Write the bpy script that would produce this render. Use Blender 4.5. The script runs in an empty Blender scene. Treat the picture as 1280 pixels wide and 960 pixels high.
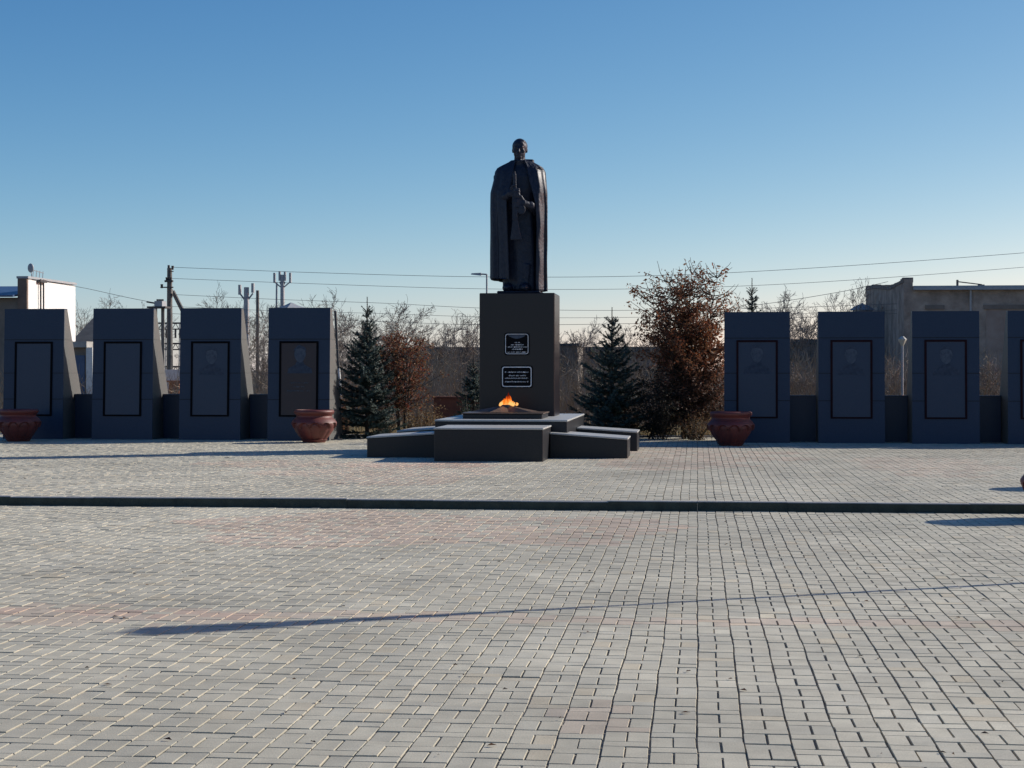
import bpy, bmesh, math, random
import numpy as np
from mathutils import Vector, Matrix, Euler

R = math.radians
rnd = random.Random(7)
scene = bpy.context.scene
col = scene.collection

# ------------------------------------------------------------------ camera numbers
F, H = 2200.0, 1.58
YAW, PIT = math.atan(232 / 2200), math.atan(17 / 2200)
SUN_AZ, SUN_EL = R(28), R(27)          # azimuth measured from +X towards +Y
UP = 0.10                                # level of the upper plaza


def at(px, py, Y):
    """world point standing at depth Y that is seen in that direction (used to lay out the place)"""
    x = (px - 640) / F; y = -(py - 480) / F
    fw = (-math.sin(YAW) * math.cos(PIT), math.cos(YAW) * math.cos(PIT), -math.sin(PIT))
    rt = (math.cos(YAW), math.sin(YAW), 0)
    up = (-math.sin(YAW) * math.sin(PIT), math.cos(YAW) * math.sin(PIT), math.cos(PIT))
    d = [fw[i] + x * rt[i] + y * up[i] for i in range(3)]
    t = Y / d[1]
    return Vector((d[0] * t, Y, H + d[2] * t))


# ------------------------------------------------------------------ mesh helpers
class MB:
    def __init__(s):
        s.v = []; s.f = []

    def add(s, vs, fs):
        b = len(s.v)
        s.v.extend([tuple(p) for p in vs])
        s.f.extend([tuple(i + b for i in f) for f in fs])

    def box(s, x0, x1, y0, y1, z0, z1, M=None):
        vs = [(x, y, z) for z in (z0, z1) for y in (y0, y1) for x in (x0, x1)]
        if M is not None: vs = [M @ Vector(p) for p in vs]
        s.add(vs, [(0, 2, 3, 1), (4, 5, 7, 6), (0, 1, 5, 4), (2, 6, 7, 3), (0, 4, 6, 2), (1, 3, 7, 5)])

    def prism(s, prof, x0, x1):
        """profile of (y,z) points extruded along X"""
        n = len(prof)
        vs = [(x0, y, z) for y, z in prof] + [(x1, y, z) for y, z in prof]
        fs = [tuple(range(n)), tuple(range(2 * n - 1, n - 1, -1))]
        for i in range(n):
            j = (i + 1) % n
            fs.append((i, i + n, j + n, j))
        s.add(vs, fs)

    def prism_xy(s, poly, z0, z1):
        n = len(poly)
        vs = [(x, y, z0) for x, y in poly] + [(x, y, z1) for x, y in poly]
        fs = [tuple(range(n - 1, -1, -1)), tuple(range(n, 2 * n))]
        for i in range(n):
            j = (i + 1) % n
            fs.append((i, j, j + n, i + n))
        s.add(vs, fs)

    def tube(s, pts, rad, n=6, cap=True):
        pts = [Vector(p) for p in pts]
        if not isinstance(rad, (list, tuple)): rad = [rad] * len(pts)
        vs = []; fs = []
        prev = None
        for i, p in enumerate(pts):
            a = pts[max(0, i - 1)]; b = pts[min(len(pts) - 1, i + 1)]
            t = (b - a)
            if t.length < 1e-9: t = Vector((0, 0, 1))
            t.normalize()
            if prev is None:
                ref = Vector((1, 0, 0)) if abs(t.x) < .8 else Vector((0, 1, 0))
                u = t.cross(ref).normalized()
            else:
                u = (prev - t * prev.dot(t))
                u = u.normalized() if u.length > 1e-6 else t.orthogonal().normalized()
            prev = u
            w = t.cross(u)
            for k in range(n):
                an = 2 * math.pi * k / n
                vs.append(p + (u * math.cos(an) + w * math.sin(an)) * rad[i])
        for i in range(len(pts) - 1):
            for k in range(n):
                k2 = (k + 1) % n
                fs.append((i * n + k, i * n + k2, (i + 1) * n + k2, (i + 1) * n + k))
        if cap:
            fs.append(tuple(range(n - 1, -1, -1)))
            m = (len(pts) - 1) * n
            fs.append(tuple(m + k for k in range(n)))
        s.add(vs, fs)

    def lathe(s, prof, n=32, c=(0, 0, 0), fn=None):
        vs = []; fs = []
        for (r, z) in prof:
            for k in range(n):
                a = 2 * math.pi * k / n
                rr = r if fn is None else fn(r, z, a)
                vs.append((c[0] + rr * math.cos(a), c[1] + rr * math.sin(a), c[2] + z))
        m = len(prof)
        for i in range(m - 1):
            for k in range(n):
                k2 = (k + 1) % n
                fs.append((i * n + k, i * n + k2, (i + 1) * n + k2, (i + 1) * n + k))
        fs.append(tuple(range(n - 1, -1, -1)))
        fs.append(tuple((m - 1) * n + k for k in range(n)))
        s.add(vs, fs)

    def ell(s, c, r, n=16, m=10, M=None):
        vs = []; fs = []
        for i in range(m + 1):
            th = math.pi * i / m
            for k in range(n):
                a = 2 * math.pi * k / n
                p = Vector((r[0] * math.sin(th) * math.cos(a), r[1] * math.sin(th) * math.sin(a), r[2] * math.cos(th)))
                if M is not None: p = M @ p
                vs.append(p + Vector(c))
        for i in range(m):
            for k in range(n):
                k2 = (k + 1) % n
                fs.append((i * n + k, (i + 1) * n + k, (i + 1) * n + k2, i * n + k2))
        s.add(vs, fs)

    def mesh(s, name):
        me = bpy.data.meshes.new(name)
        me.from_pydata(s.v, [], s.f)
        me.validate(); me.update()
        return me

    def build(s, name, mat, parent=None, smooth=False, loc=None, weld=False, bevel=0.0, angle=None):
        me = s.mesh(name)
        if weld or bevel:
            bm = bmesh.new(); bm.from_mesh(me)
            if weld: bmesh.ops.remove_doubles(bm, verts=bm.verts, dist=1e-4)
            bmesh.ops.recalc_face_normals(bm, faces=bm.faces)
            if bevel:
                es = [e for e in bm.edges if len(e.link_faces) == 2 and e.calc_face_angle(0) > R(30)]
                bmesh.ops.bevel(bm, geom=es, offset=bevel, segments=1, affect='EDGES', profile=.5)
            bm.to_mesh(me); bm.free()
        return link(name, me, mat, parent, smooth, loc, angle)


def link(name, me, mat, parent=None, smooth=False, loc=None, angle=None):
    o = bpy.data.objects.new(name, me)
    col.objects.link(o)
    if mat is not None: me.materials.append(mat)
    if smooth:
        me.polygons.foreach_set('use_smooth', [True] * len(me.polygons))
        if angle: me.set_sharp_from_angle(angle=R(angle))
    if parent is not None: o.parent = parent
    if loc is not None: o.location = loc
    return o


def tag(o, label=None, cat=None, group=None, kind=None):
    if label: o['label'] = label
    if cat: o['category'] = cat
    if group: o['group'] = group
    if kind: o['kind'] = kind
    return o


def empty(name, loc, label=None, cat=None, group=None, rz=0):
    o = bpy.data.objects.new(name, None)
    col.objects.link(o); o.location = loc; o.rotation_euler = (0, 0, rz)
    o.empty_display_size = .2
    return tag(o, label, cat, group)


def copy_tree(o, parent=None):
    c = o.copy(); col.objects.link(c)
    if parent is not None: c.parent = parent
    for ch in [x for x in bpy.data.objects if x.parent == o]:
        copy_tree(ch, c)
    return c


# ------------------------------------------------------------------ materials
def mat(name, c, c2=None, rough=.7, scale=8, bump=0.0, bscale=60, spec=.5, metal=0, detail=6, mix=(.35, .65), coat=0, trans=0):
    m = bpy.data.materials.new(name); m.use_nodes = True
    nt = m.node_tree; n = nt.nodes; l = nt.links
    b = n['Principled BSDF']
    b.inputs['Roughness'].default_value = rough
    b.inputs['Specular IOR Level'].default_value = spec
    b.inputs['Metallic'].default_value = metal
    b.inputs['Coat Weight'].default_value = coat
    b.inputs['Coat Roughness'].default_value = .1
    tc = n.new('ShaderNodeTexCoord')
    if c2 is None: c2 = tuple(x * .8 for x in c)
    nz = n.new('ShaderNodeTexNoise'); nz.inputs['Scale'].default_value = scale; nz.inputs['Detail'].default_value = detail
    nz.inputs['Roughness'].default_value = .65
    l.new(tc.outputs['Object'], nz.inputs['Vector'])
    rp = n.new('ShaderNodeValToRGB')
    rp.color_ramp.elements[0].position = mix[0]; rp.color_ramp.elements[0].color = (*c, 1)
    rp.color_ramp.elements[1].position = mix[1]; rp.color_ramp.elements[1].color = (*c2, 1)
    l.new(nz.outputs['Fac'], rp.inputs['Fac'])
    l.new(rp.outputs['Color'], b.inputs['Base Color'])
    if bump:
        n2 = n.new('ShaderNodeTexNoise'); n2.inputs['Scale'].default_value = bscale; n2.inputs['Detail'].default_value = 5
        l.new(tc.outputs['Object'], n2.inputs['Vector'])
        bp = n.new('ShaderNodeBump'); bp.inputs['Strength'].default_value = bump; bp.inputs['Distance'].default_value = .02
        l.new(n2.outputs['Fac'], bp.inputs['Height']); l.new(bp.outputs['Normal'], b.inputs['Normal'])
    if trans:
        tr = n.new('ShaderNodeBsdfTranslucent'); l.new(rp.outputs['Color'], tr.inputs['Color'])
        mx = n.new('ShaderNodeMixShader'); mx.inputs[0].default_value = trans
        l.new(b.outputs[0], mx.inputs[1]); l.new(tr.outputs[0], mx.inputs[2])
        l.new(mx.outputs[0], n['Material Output'].inputs['Surface'])
    return m


def attr_mat(name, rough=.75, grain=(.82, 1.12), gscale=180, bump=.25, stain=(.8, 1.1), sscale=.7, trans=0, spec=.4):
    """colour carried per face in the attribute 'tint', broken up by grain and broad stains"""
    m = bpy.data.materials.new(name); m.use_nodes = True
    nt = m.node_tree; n = nt.nodes; l = nt.links
    b = n['Principled BSDF']; b.inputs['Roughness'].default_value = rough
    b.inputs['Specular IOR Level'].default_value = spec
    at_ = n.new('ShaderNodeAttribute'); at_.attribute_name = 'tint'
    tc = n.new('ShaderNodeTexCoord')
    cur = at_.outputs['Color']
    for sc, rng, det in ((gscale, grain, 3), (sscale, stain, 6), (sscale * 9, (.88, 1.08), 4)):
        nz = n.new('ShaderNodeTexNoise'); nz.inputs['Scale'].default_value = sc; nz.inputs['Detail'].default_value = det
        l.new(tc.outputs['Object'], nz.inputs['Vector'])
        mr = n.new('ShaderNodeMapRange'); mr.inputs[1].default_value = .3; mr.inputs[2].default_value = .7
        mr.inputs[3].default_value = rng[0]; mr.inputs[4].default_value = rng[1]
        l.new(nz.outputs['Fac'], mr.inputs[0])
        mu = n.new('ShaderNodeVectorMath'); mu.operation = 'SCALE'
        l.new(cur, mu.inputs[0]); l.new(mr.outputs[0], mu.inputs['Scale'])
        cur = mu.outputs[0]
    l.new(cur, b.inputs['Base Color'])
    if bump:
        n2 = n.new('ShaderNodeTexNoise'); n2.inputs['Scale'].default_value = 120; n2.inputs['Detail'].default_value = 4
        l.new(tc.outputs['Object'], n2.inputs['Vector'])
        bp = n.new('ShaderNodeBump'); bp.inputs['Strength'].default_value = bump; bp.inputs['Distance'].default_value = .004
        l.new(n2.outputs['Fac'], bp.inputs['Height']); l.new(bp.outputs['Normal'], b.inputs['Normal'])
    if trans:
        tr = n.new('ShaderNodeBsdfTranslucent'); l.new(cur, tr.inputs['Color'])
        mx = n.new('ShaderNodeMixShader'); mx.inputs[0].default_value = trans
        l.new(b.outputs[0], mx.inputs[1]); l.new(tr.outputs[0], mx.inputs[2])
        l.new(mx.outputs[0], n['Material Output'].inputs['Surface'])
    return m


M_ = {}
M_['granite'] = mat('dark_granite_shaded', (.010, .0245, .057), (.017, .035, .074), rough=.42, spec=.35, scale=45, bump=.05, bscale=150, mix=(.3, .7))  # dark stone; shade on the fronts is put into this deeper, bluer colour
M_['sidegranite'] = mat('side_granite_lit', (.085, .083, .078), (.13, .125, .118), rough=.6, scale=40, mix=(.3, .7))  # same stone, lighter: sunlight on the sides is put into the colour
M_['panel_grey'] = mat('panel_grey', (.016, .029, .062), (.024, .040, .078), rough=.36, spec=.4, scale=60, mix=(.3, .7))
M_['panel_brown'] = mat('panel_brown', (.030, .016, .020), (.041, .023, .026), rough=.36, spec=.4, scale=60, mix=(.3, .7))
M_['frame_dark'] = mat('frame_dark', (.002, .002, .004), (.003, .003, .005), rough=.8, spec=.1)
M_['frame_red'] = mat('frame_red', (.022, .006, .009), (.012, .004, .007), rough=.8, spec=.15)
M_['joint'] = mat('joint', (.012, .013, .016), rough=.9)
M_['etch'] = mat('etched_stone', (.075, .095, .13), (.035, .05, .078), rough=.7, scale=14, mix=(.35, .65))
M_['etch_dark'] = mat('etched_dark', (.034, .050, .082), (.018, .031, .058), rough=.7, scale=12, mix=(.4, .6))
M_['letter'] = mat('lettering', (.74, .75, .77), (.62, .63, .65), rough=.5)
M_['plaque'] = mat('plaque_black', (.002, .002, .004), rough=.6, spec=.12)
M_['pedestal'] = mat('pedestal_granite', (.009, .0065, .010), (.015, .011, .015), rough=.30, spec=.35, scale=50, mix=(.3, .7))
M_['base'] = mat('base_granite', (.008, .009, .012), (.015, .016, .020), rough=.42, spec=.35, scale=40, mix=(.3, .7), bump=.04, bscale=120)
M_['sheen_top'] = mat('granite_sheen', (.37, .37, .35), (.47, .47, .45), rough=.45, scale=35, mix=(.3, .7), bump=.04)  # sky sheen on the polished block tops, put into a pale colour
M_['bronze'] = mat('dark_bronze', (.0065, .012, .027), (.016, .023, .043), rough=.6, scale=14, bump=.9, bscale=20, spec=.3, metal=.1, coat=.17)
M_['bronze'].node_tree.nodes['Principled BSDF'].inputs['Coat Roughness'].default_value = .34
M_['star'] = mat('star_bronze', (.20, .13, .09), (.11, .085, .07), rough=.42, scale=12, metal=.5, bump=.1)
M_['urn'] = mat('urn_paint', (.17, .034, .025), (.10, .023, .019), rough=.55, spec=.6, scale=5, bump=.12, bscale=50, mix=(.3, .7))
M_['soil'] = mat('soil', (.05, .035, .025), rough=.95, scale=30, bump=.8)
M_['kerb'] = mat('kerb_face_shaded', (.050, .062, .050), (.030, .038, .031), rough=.9, scale=6, bump=.4, bscale=40)  # greenish concrete; shade on the kerb face is put into the dark colour
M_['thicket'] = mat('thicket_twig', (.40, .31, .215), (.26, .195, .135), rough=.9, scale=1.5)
M_['kerbtop'] = mat('kerb_top_lit', (.40, .385, .36), (.32, .31, .29), rough=.9, scale=6)  # lighter kerb colour with the sunlight on its top put in
M_['sand'] = mat('joint_sand', (.22, .19, .145), (.30, .26, .20), rough=.95, scale=3)
M_['ground'] = mat('dry_ground', (.17, .125, .075), (.10, .085, .05), rough=.95, scale=1.2, bump=.6, bscale=12)
M_['paver'] = attr_mat('paver')
M_['bark'] = mat('grey_bark', (.22, .19, .165), (.14, .12, .10), rough=.9, scale=20, bump=.3)
M_['twig'] = mat('grey_twig', (.30, .25, .21), (.20, .165, .14), rough=.9, scale=5)
M_['darkbark'] = mat('dark_bark', (.04, .03, .024), (.07, .052, .04), rough=.9, scale=20)
M_['needle'] = attr_mat('spruce_needle', rough=.6, bump=0, gscale=20, sscale=3)
M_['leaf'] = attr_mat('dry_leaf', rough=.6, bump=0, gscale=20, sscale=3, trans=.38)
M_['whitewall'] = mat('white_brick', (.80, .80, .78), (.70, .70, .68), rough=.8, scale=3, bump=.1)
M_['browngable'] = mat('brown_render', (.16, .11, .09), (.2, .15, .12), rough=.9, scale=4)
M_['plaster'] = mat('old_plaster', (.42, .355, .30), (.17, .14, .12), rough=.95, scale=1.3, bump=1.0, bscale=9, detail=9)
M_['shedwall'] = mat('shed_wall', (.24, .205, .18), (.16, .14, .12), rough=.95, scale=1.5, bump=.3, bscale=8)
M_['roof'] = mat('felt_roof', (.05, .055, .06), (.08, .085, .09), rough=.8, scale=3)
M_['bluemetal'] = mat('blue_sheet', (.05, .10, .20), (.035, .075, .16), rough=.45, scale=2)
M_['concrete'] = mat('pole_concrete', (.16, .155, .145), (.11, .105, .10), rough=.9, scale=6)
M_['darkmetal'] = mat('dark_metal', (.035, .037, .04), (.05, .05, .052), rough=.5)
M_['wire'] = mat('weathered_wire', (.13, .14, .15), rough=.6)
M_['greymetal'] = mat('grey_metal', (.36, .38, .40), (.29, .31, .33), rough=.5)
M_['whitepaint'] = mat('white_paint', (.72, .72, .70), (.6, .6, .58), rough=.6)
M_['brick'] = mat('red_brick', (.26, .085, .045), (.17, .06, .035), rough=.9, scale=7)
M_['orange'] = mat('orange_paint', (.42, .16, .07), (.33, .12, .05), rough=.7)
M_['glass'] = mat('dark_glass', (.02, .025, .03), rough=.08)
M_['brickpanel'] = mat('window_fill', (.26, .20, .17), (.34, .28, .24), rough=.9, scale=2)
M_['lampglass'] = mat('lamp_glass', (.50, .49, .42), (.42, .41, .36), rough=.4)


def flame_mat():
    m = bpy.data.materials.new('flame'); m.use_nodes = True
    nt = m.node_tree; n = nt.nodes; l = nt.links
    for x in list(n):
        if x.type != 'OUTPUT_MATERIAL': n.remove(x)
    out = [x for x in n if x.type == 'OUTPUT_MATERIAL'][0]
    tc = n.new('ShaderNodeTexCoord'); mp = n.new('ShaderNodeMapping'); mp.inputs['Scale'].default_value = (9, 9, 4)
    l.new(tc.outputs['Object'], mp.inputs[0])
    nz = n.new('ShaderNodeTexNoise'); nz.inputs['Scale'].default_value = 1.6; nz.inputs['Detail'].default_value = 3
    l.new(mp.outputs[0], nz.inputs['Vector'])
    sep = n.new('ShaderNodeSeparateXYZ'); l.new(tc.outputs['Object'], sep.inputs[0])
    mr = n.new('ShaderNodeMapRange'); mr.inputs[1].default_value = .0; mr.inputs[2].default_value = .26
    mr.inputs[3].default_value = .28; mr.inputs[4].default_value = -.3
    l.new(sep.outputs['Z'], mr.inputs[0])
    ad = n.new('ShaderNodeMath'); ad.operation = 'ADD'; l.new(nz.outputs['Fac'], ad.inputs[0]); l.new(mr.outputs[0], ad.inputs[1])
    rp = n.new('ShaderNodeValToRGB'); e = rp.color_ramp.elements
    e[0].position = .22; e[0].color = (.10, .008, .002, 1)
    e[1].position = .78; e[1].color = (1.0, .52, .16, 1)
    a = e.new(.40); a.color = (.55, .06, .006, 1)
    a = e.new(.58); a.color = (.95, .22, .02, 1)
    l.new(ad.outputs[0], rp.inputs['Fac'])
    em = n.new('ShaderNodeEmission'); em.inputs['Strength'].default_value = 1.25
    l.new(rp.outputs['Color'], em.inputs['Color'])
    lw = n.new('ShaderNodeLayerWeight'); lw.inputs['Blend'].default_value = .35
    n3 = n.new('ShaderNodeTexNoise'); n3.inputs['Scale'].default_value = 2.4; n3.inputs['Detail'].default_value = 4
    l.new(mp.outputs[0], n3.inputs['Vector'])
    m1 = n.new('ShaderNodeMath'); m1.operation = 'MULTIPLY_ADD'; m1.inputs[1].default_value = 1.1; l.new(n3.outputs['Fac'], m1.inputs[0]); l.new(lw.outputs['Facing'], m1.inputs[2])
    m2 = n.new('ShaderNodeMapRange'); m2.inputs[1].default_value = .62; m2.inputs[2].default_value = 1.25; l.new(m1.outputs[0], m2.inputs[0])
    tr = n.new('ShaderNodeBsdfTransparent'); mx = n.new('ShaderNodeMixShader')
    l.new(m2.outputs[0], mx.inputs[0]); l.new(em.outputs[0], mx.inputs[1]); l.new(tr.outputs[0], mx.inputs[2])
    l.new(mx.outputs[0], out.inputs['Surface'])
    return m


M_['flame'] = flame_mat()


def set_tint(me, cols):
    a = me.color_attributes.new('tint', 'FLOAT_COLOR', 'POINT')
    a.data.foreach_set('color', np.asarray(cols, dtype=np.float32).ravel())


# ------------------------------------------------------------------ ground and paving
def sheet(name, x0, x1, y0, y1, z, m, label=None):
    b = MB(); b.add([(x0, y0, z), (x1, y0, z), (x1, y1, z), (x0, y1, z)], [(0, 1, 2, 3)])
    return tag(b.build(name, m), label, kind='structure')


b = MB()
xs = [-2500, -400, -60, -30, -10, 0, 10, 30, 60, 400, 2500]
ys = [-300, 0, 20.5, 39.2, 60, 120, 400, 4000]
for i in range(len(xs) - 1):
    for j in range(len(ys) - 1):
        if ys[j + 1] <= 39.3 and xs[i] >= -30.1 and xs[i + 1] <= 30.1: continue
        b.add([(xs[i], ys[j], .055), (xs[i + 1], ys[j], .055), (xs[i + 1], ys[j + 1], .055), (xs[i], ys[j + 1], .055)], [(0, 1, 2, 3)])
tag(b.build('ground', M_['ground'], weld=True), kind='structure')


def wig(x, y, s):
    return .0026 * np.sin(y * 1.7 + x * .9 + s) + .0018 * np.sin(y * 3.9 - x * 1.3 + 2 * s) + .0015 * np.sin(y * 8.1 + x * 2.2)


def pavement(name, x0, x1, y0, y1, z, seed, reds, hump=0.0):
    rg = np.random.default_rng(seed)
    P = .300; W = .200
    recs = []
    ns = int((x1 - x0) / W)
    for i in range(ns):
        xa = x0 + i * W
        off = (i % 3) * .10 + rg.normal(0, .014)
        y = y0 - off
        while y < y1:
            for (dx0, dx1, dy0, dy1) in ((0, .1, 0, .2), (.1, .2, 0, .2), (0, .2, .2, .3)):
                a, c_ = max(y + dy0, y0), min(y + dy1, y1)
                if c_ - a > .02: recs.append((xa + dx0, xa + dx1, a, c_))
            y += P
    r = np.array(recs); n = len(r)
    g = .0022; bv = .0036
    jz = rg.normal(0, .0012, n)
    tx = rg.normal(0, .004, n); ty = rg.normal(0, .003, n)
    xm = (r[:, 0] + r[:, 1]) / 2; ym = (r[:, 2] + r[:, 3]) / 2
    jx = rg.normal(0, .0011, n); jy = rg.normal(0, .0016, n)
    V = np.zeros((n, 8, 3))
    for k, (sx, sy, ins, zz) in enumerate(((0, 0, g, -.011), (1, 0, g, -.011), (1, 1, g, -.011), (0, 1, g, -.011),
                                           (0, 0, g + bv, 0), (1, 0, g + bv, 0), (1, 1, g + bv, 0), (0, 1, g + bv, 0))):
        X = r[:, 0 + sx] + (ins if sx == 0 else -ins) + jx
        Y = r[:, 2 + sy] + (ins if sy == 0 else -ins) + jy
        X2 = X + wig(xm, Y, seed)
        Zb = hump * (np.sin(X * .8 + seed) * np.sin(Y * .55) + .5 * np.sin(X * 2.1 + Y * 1.6))
        V[:, k, 0] = X2; V[:, k, 1] = Y + .006 * np.sin(X * 1.1 + seed)
        V[:, k, 2] = z + zz + jz + Zb + (X - xm) * tx + (Y - ym) * ty
    base = np.arange(n)[:, None, None] * 8
    fl = np.array([(4, 5, 6, 7), (0, 1, 5, 4), (1, 2, 6, 5), (2, 3, 7, 6), (3, 0, 4, 7)])[None] + base
    me = bpy.data.meshes.new(name)
    me.vertices.add(n * 8); me.vertices.foreach_set('co', V.ravel())
    me.loops.add(n * 20); me.loops.foreach_set('vertex_index', fl.ravel().astype(np.int32))
    me.polygons.add(n * 5); me.polygons.foreach_set('loop_start', np.arange(0, n * 20, 4, dtype=np.int32))
    me.polygons.foreach_set('use_smooth', [False] * (n * 5)); me.update(); me.validate()
    base_c = np.array([.535, .495, .385])
    c = np.tile(base_c, (n, 1)) * (1 + rg.normal(0, .038, (n, 1)))
    c *= (1 + .05 * np.sin(xm * .7 + 1.3 * np.sin(ym * .45 + seed)))[:, None]
    cool = rg.random(n) < .22
    c[cool] *= np.array([.945, .955, .975])
    pale = rg.random(n) < .05
    c[pale] *= 1.09
    warm = rg.random(n) < .05
    c[warm] *= np.array([1.03, .985, .93])
    for fn_, amt in reds:
        w = fn_(xm, ym, rg) * amt
        c = c * (1 - w[:, None]) + (c * np.array([1.06, .80, .77])) * w[:, None]
    c = np.clip(c, .02, .8)
    cc = np.repeat(np.concatenate([c, np.ones((n, 1))], 1), 8, axis=0).reshape(n, 8, 4)
    cc[:, :4, :3] *= np.array([.42, .40, .38])          # dirt held in the joints
    set_tint(me, cc.reshape(-1, 4))
    o = link(name, me, M_['paver'])
    return tag(o, kind='structure')


def red_row(y0, y1, p=.85): return lambda x, y, g: ((y > y0) & (y < y1) & (g.random(len(x)) < p)).astype(float)


def red_blob(cx, cy, rx, ry, p=.75):
    def f(x, y, g):
        d = ((x - cx) / rx) ** 2 + ((y - cy) / ry) ** 2 + .35 * np.sin(x * 2.1) + .25 * np.sin(y * 2.7)
        return ((d < 1) & (g.random(len(x)) < p)).astype(float)
    return f


KY = 19.86
pavement('lower_pavement', -12.0, 8.0, 4.6, KY - .006, 0, 3,
         [(red_row(11.0, 11.32), .38), (red_blob(-3.0, 17.6, 2.6, 1.9), .5), (red_blob(-.45, 7.95, .2, .35), .3),
          (red_blob(-5.5, 11.0, 2.6, .5), .35)], hump=.0020)
pavement('upper_pavement', -19.0, 11.0, KY + .128, 39.2, UP, 5,
         [(red_blob(-.2, 30.6, 1.8, 4.4), .42), (red_blob(-4.5, 25.2, 1.6, 2.6), .4), (red_blob(-5.8, 27.4, 2.4, 1.2), .45), (red_blob(3.6, 28, 1.0, 3.4), .3)], hump=.0015)
sheet('paving_bed', -30, 30, -8, KY + .02, -.0085, M_['sand'])
sheet('upper_paving_bed', -30, 30, KY + .02, 39.3, UP - .0085, M_['sand'])

b = MB(); tp_ = MB()
x = -30.0
k = 0
while x < 30:
    dz = rnd.uniform(-.006, .008); dy = rnd.uniform(-.008, .006)
    g = .0004
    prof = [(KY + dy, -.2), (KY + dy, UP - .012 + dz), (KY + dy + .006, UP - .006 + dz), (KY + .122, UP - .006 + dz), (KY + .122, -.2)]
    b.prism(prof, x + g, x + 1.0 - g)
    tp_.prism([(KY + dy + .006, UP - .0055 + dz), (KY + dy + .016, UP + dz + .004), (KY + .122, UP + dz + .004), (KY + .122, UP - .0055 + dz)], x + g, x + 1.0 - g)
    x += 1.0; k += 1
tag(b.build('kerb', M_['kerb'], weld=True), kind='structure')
tag(tp_.build('kerb_top_lit', M_['kerbtop'], weld=True), kind='structure')  # sunlit top of the same kerb, painted as a lighter strip

b = MB()
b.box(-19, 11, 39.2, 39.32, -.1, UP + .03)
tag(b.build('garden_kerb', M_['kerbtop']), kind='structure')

# ------------------------------------------------------------------ memorial stelae
SH = 2.74     # height over the plaza
SW = 1.33


def fy(z): return .13 * z / 2.74


def slab(bm_, x0, x1, z0, z1, out, depth=.03):
    """a plate lying on the battered front face, standing out by `out`"""
    bm_.prism([(fy(z0) - out, z0), (fy(z1) - out, z1), (fy(z1) + depth, z1), (fy(z0) + depth, z0)][::-1], x0, x1)


def portrait(parent, seed):
    """a worn etched head and shoulders: pale face, darker hair and tunic, a few mm of relief"""
    rg = random.Random(seed)
    cx, cz = rg.uniform(-.03, .03), 1.80 + rg.uniform(-.02, .02)

    def shape(pts, out):
        m = MB(); n = len(pts)
        vs = [(p[0], fy(p[1]) - out, p[1]) for p in pts] + [(p[0], fy(p[1]), p[1]) for p in pts]
        m.add(vs, [tuple(range(n))] + [(k, k + n, (k + 1) % n + n, (k + 1) % n) for k in range(n)])
        return m
    oval = []
    for k in range(24):
        a = 2 * math.pi * k / 24
        oval.append((cx + .125 * math.cos(a) * (1 - .16 * max(0, -math.sin(a))), cz + .172 * math.sin(a)))
    f = shape(oval, .0105).build('portrait', M_['etch'], parent)
    hair = [(cx + .135 * math.cos(math.pi * k / 12), cz + .07 + .125 * math.sin(math.pi * k / 12) * (1 + .1 * math.sin(5 * k + seed))) for k in range(13)]
    hair += [(cx - .085, cz + .115), (cx + .01, cz + .13), (cx + .09, cz + .105)]
    shape(hair, .0118).build('hair', M_['etch_dark'], f)
    sh = [(cx - .27, cz - .40), (cx - .25, cz - .30), (cx - .10, cz - .21), (cx - .07, cz - .15), (cx + .07, cz - .15), (cx + .10, cz - .21), (cx + .25, cz - .30), (cx + .27, cz - .40)]
    shape(sh[::-1], .0095).build('shoulders', M_['etch_dark'], f)
    return f


def text_rows(parent, rows, seed, name='lettering', mat_=None, yfun=None, h=.022):
    """rows of worn, unreadable engraved strokes: (z, half width, centre x)"""
    rg = random.Random(seed)
    for (z, hw, cx) in rows:
        m = MB()
        y = yfun(z)
        m.box(cx - hw, cx + hw, y - .0012, y + .002, z + h * .44, z + h * .52)
        x = cx - hw
        while x < cx + hw:
            w = rg.uniform(.010, .020)
            if rg.random() < .86:
                hh = h * rg.uniform(.75, 1.05)
                y = yfun(z)
                t = rg.random()
                if t < .5:
                    m.box(x, x + w * .35, y - .004, y + .002, z, z + hh)
                    m.box(x + w * .35, x + w, y - .004, y + .002, z + hh * rg.choice((0, .4, .75)), z + hh * rg.choice((.8, .95)))
                else:
                    m.box(x, x + w, y - .004, y + .002, z + hh * .38, z + hh * .62)
                    m.box(x, x + w * .3, y - .004, y + .002, z, z + hh * .38)
                    m.box(x + w * .7, x + w, y - .004, y + .002, z + hh * .62, z + hh)
            x += w + rg.uniform(.004, .008)
        m.build('text_line', mat_ or M_['letter'], parent)


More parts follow.
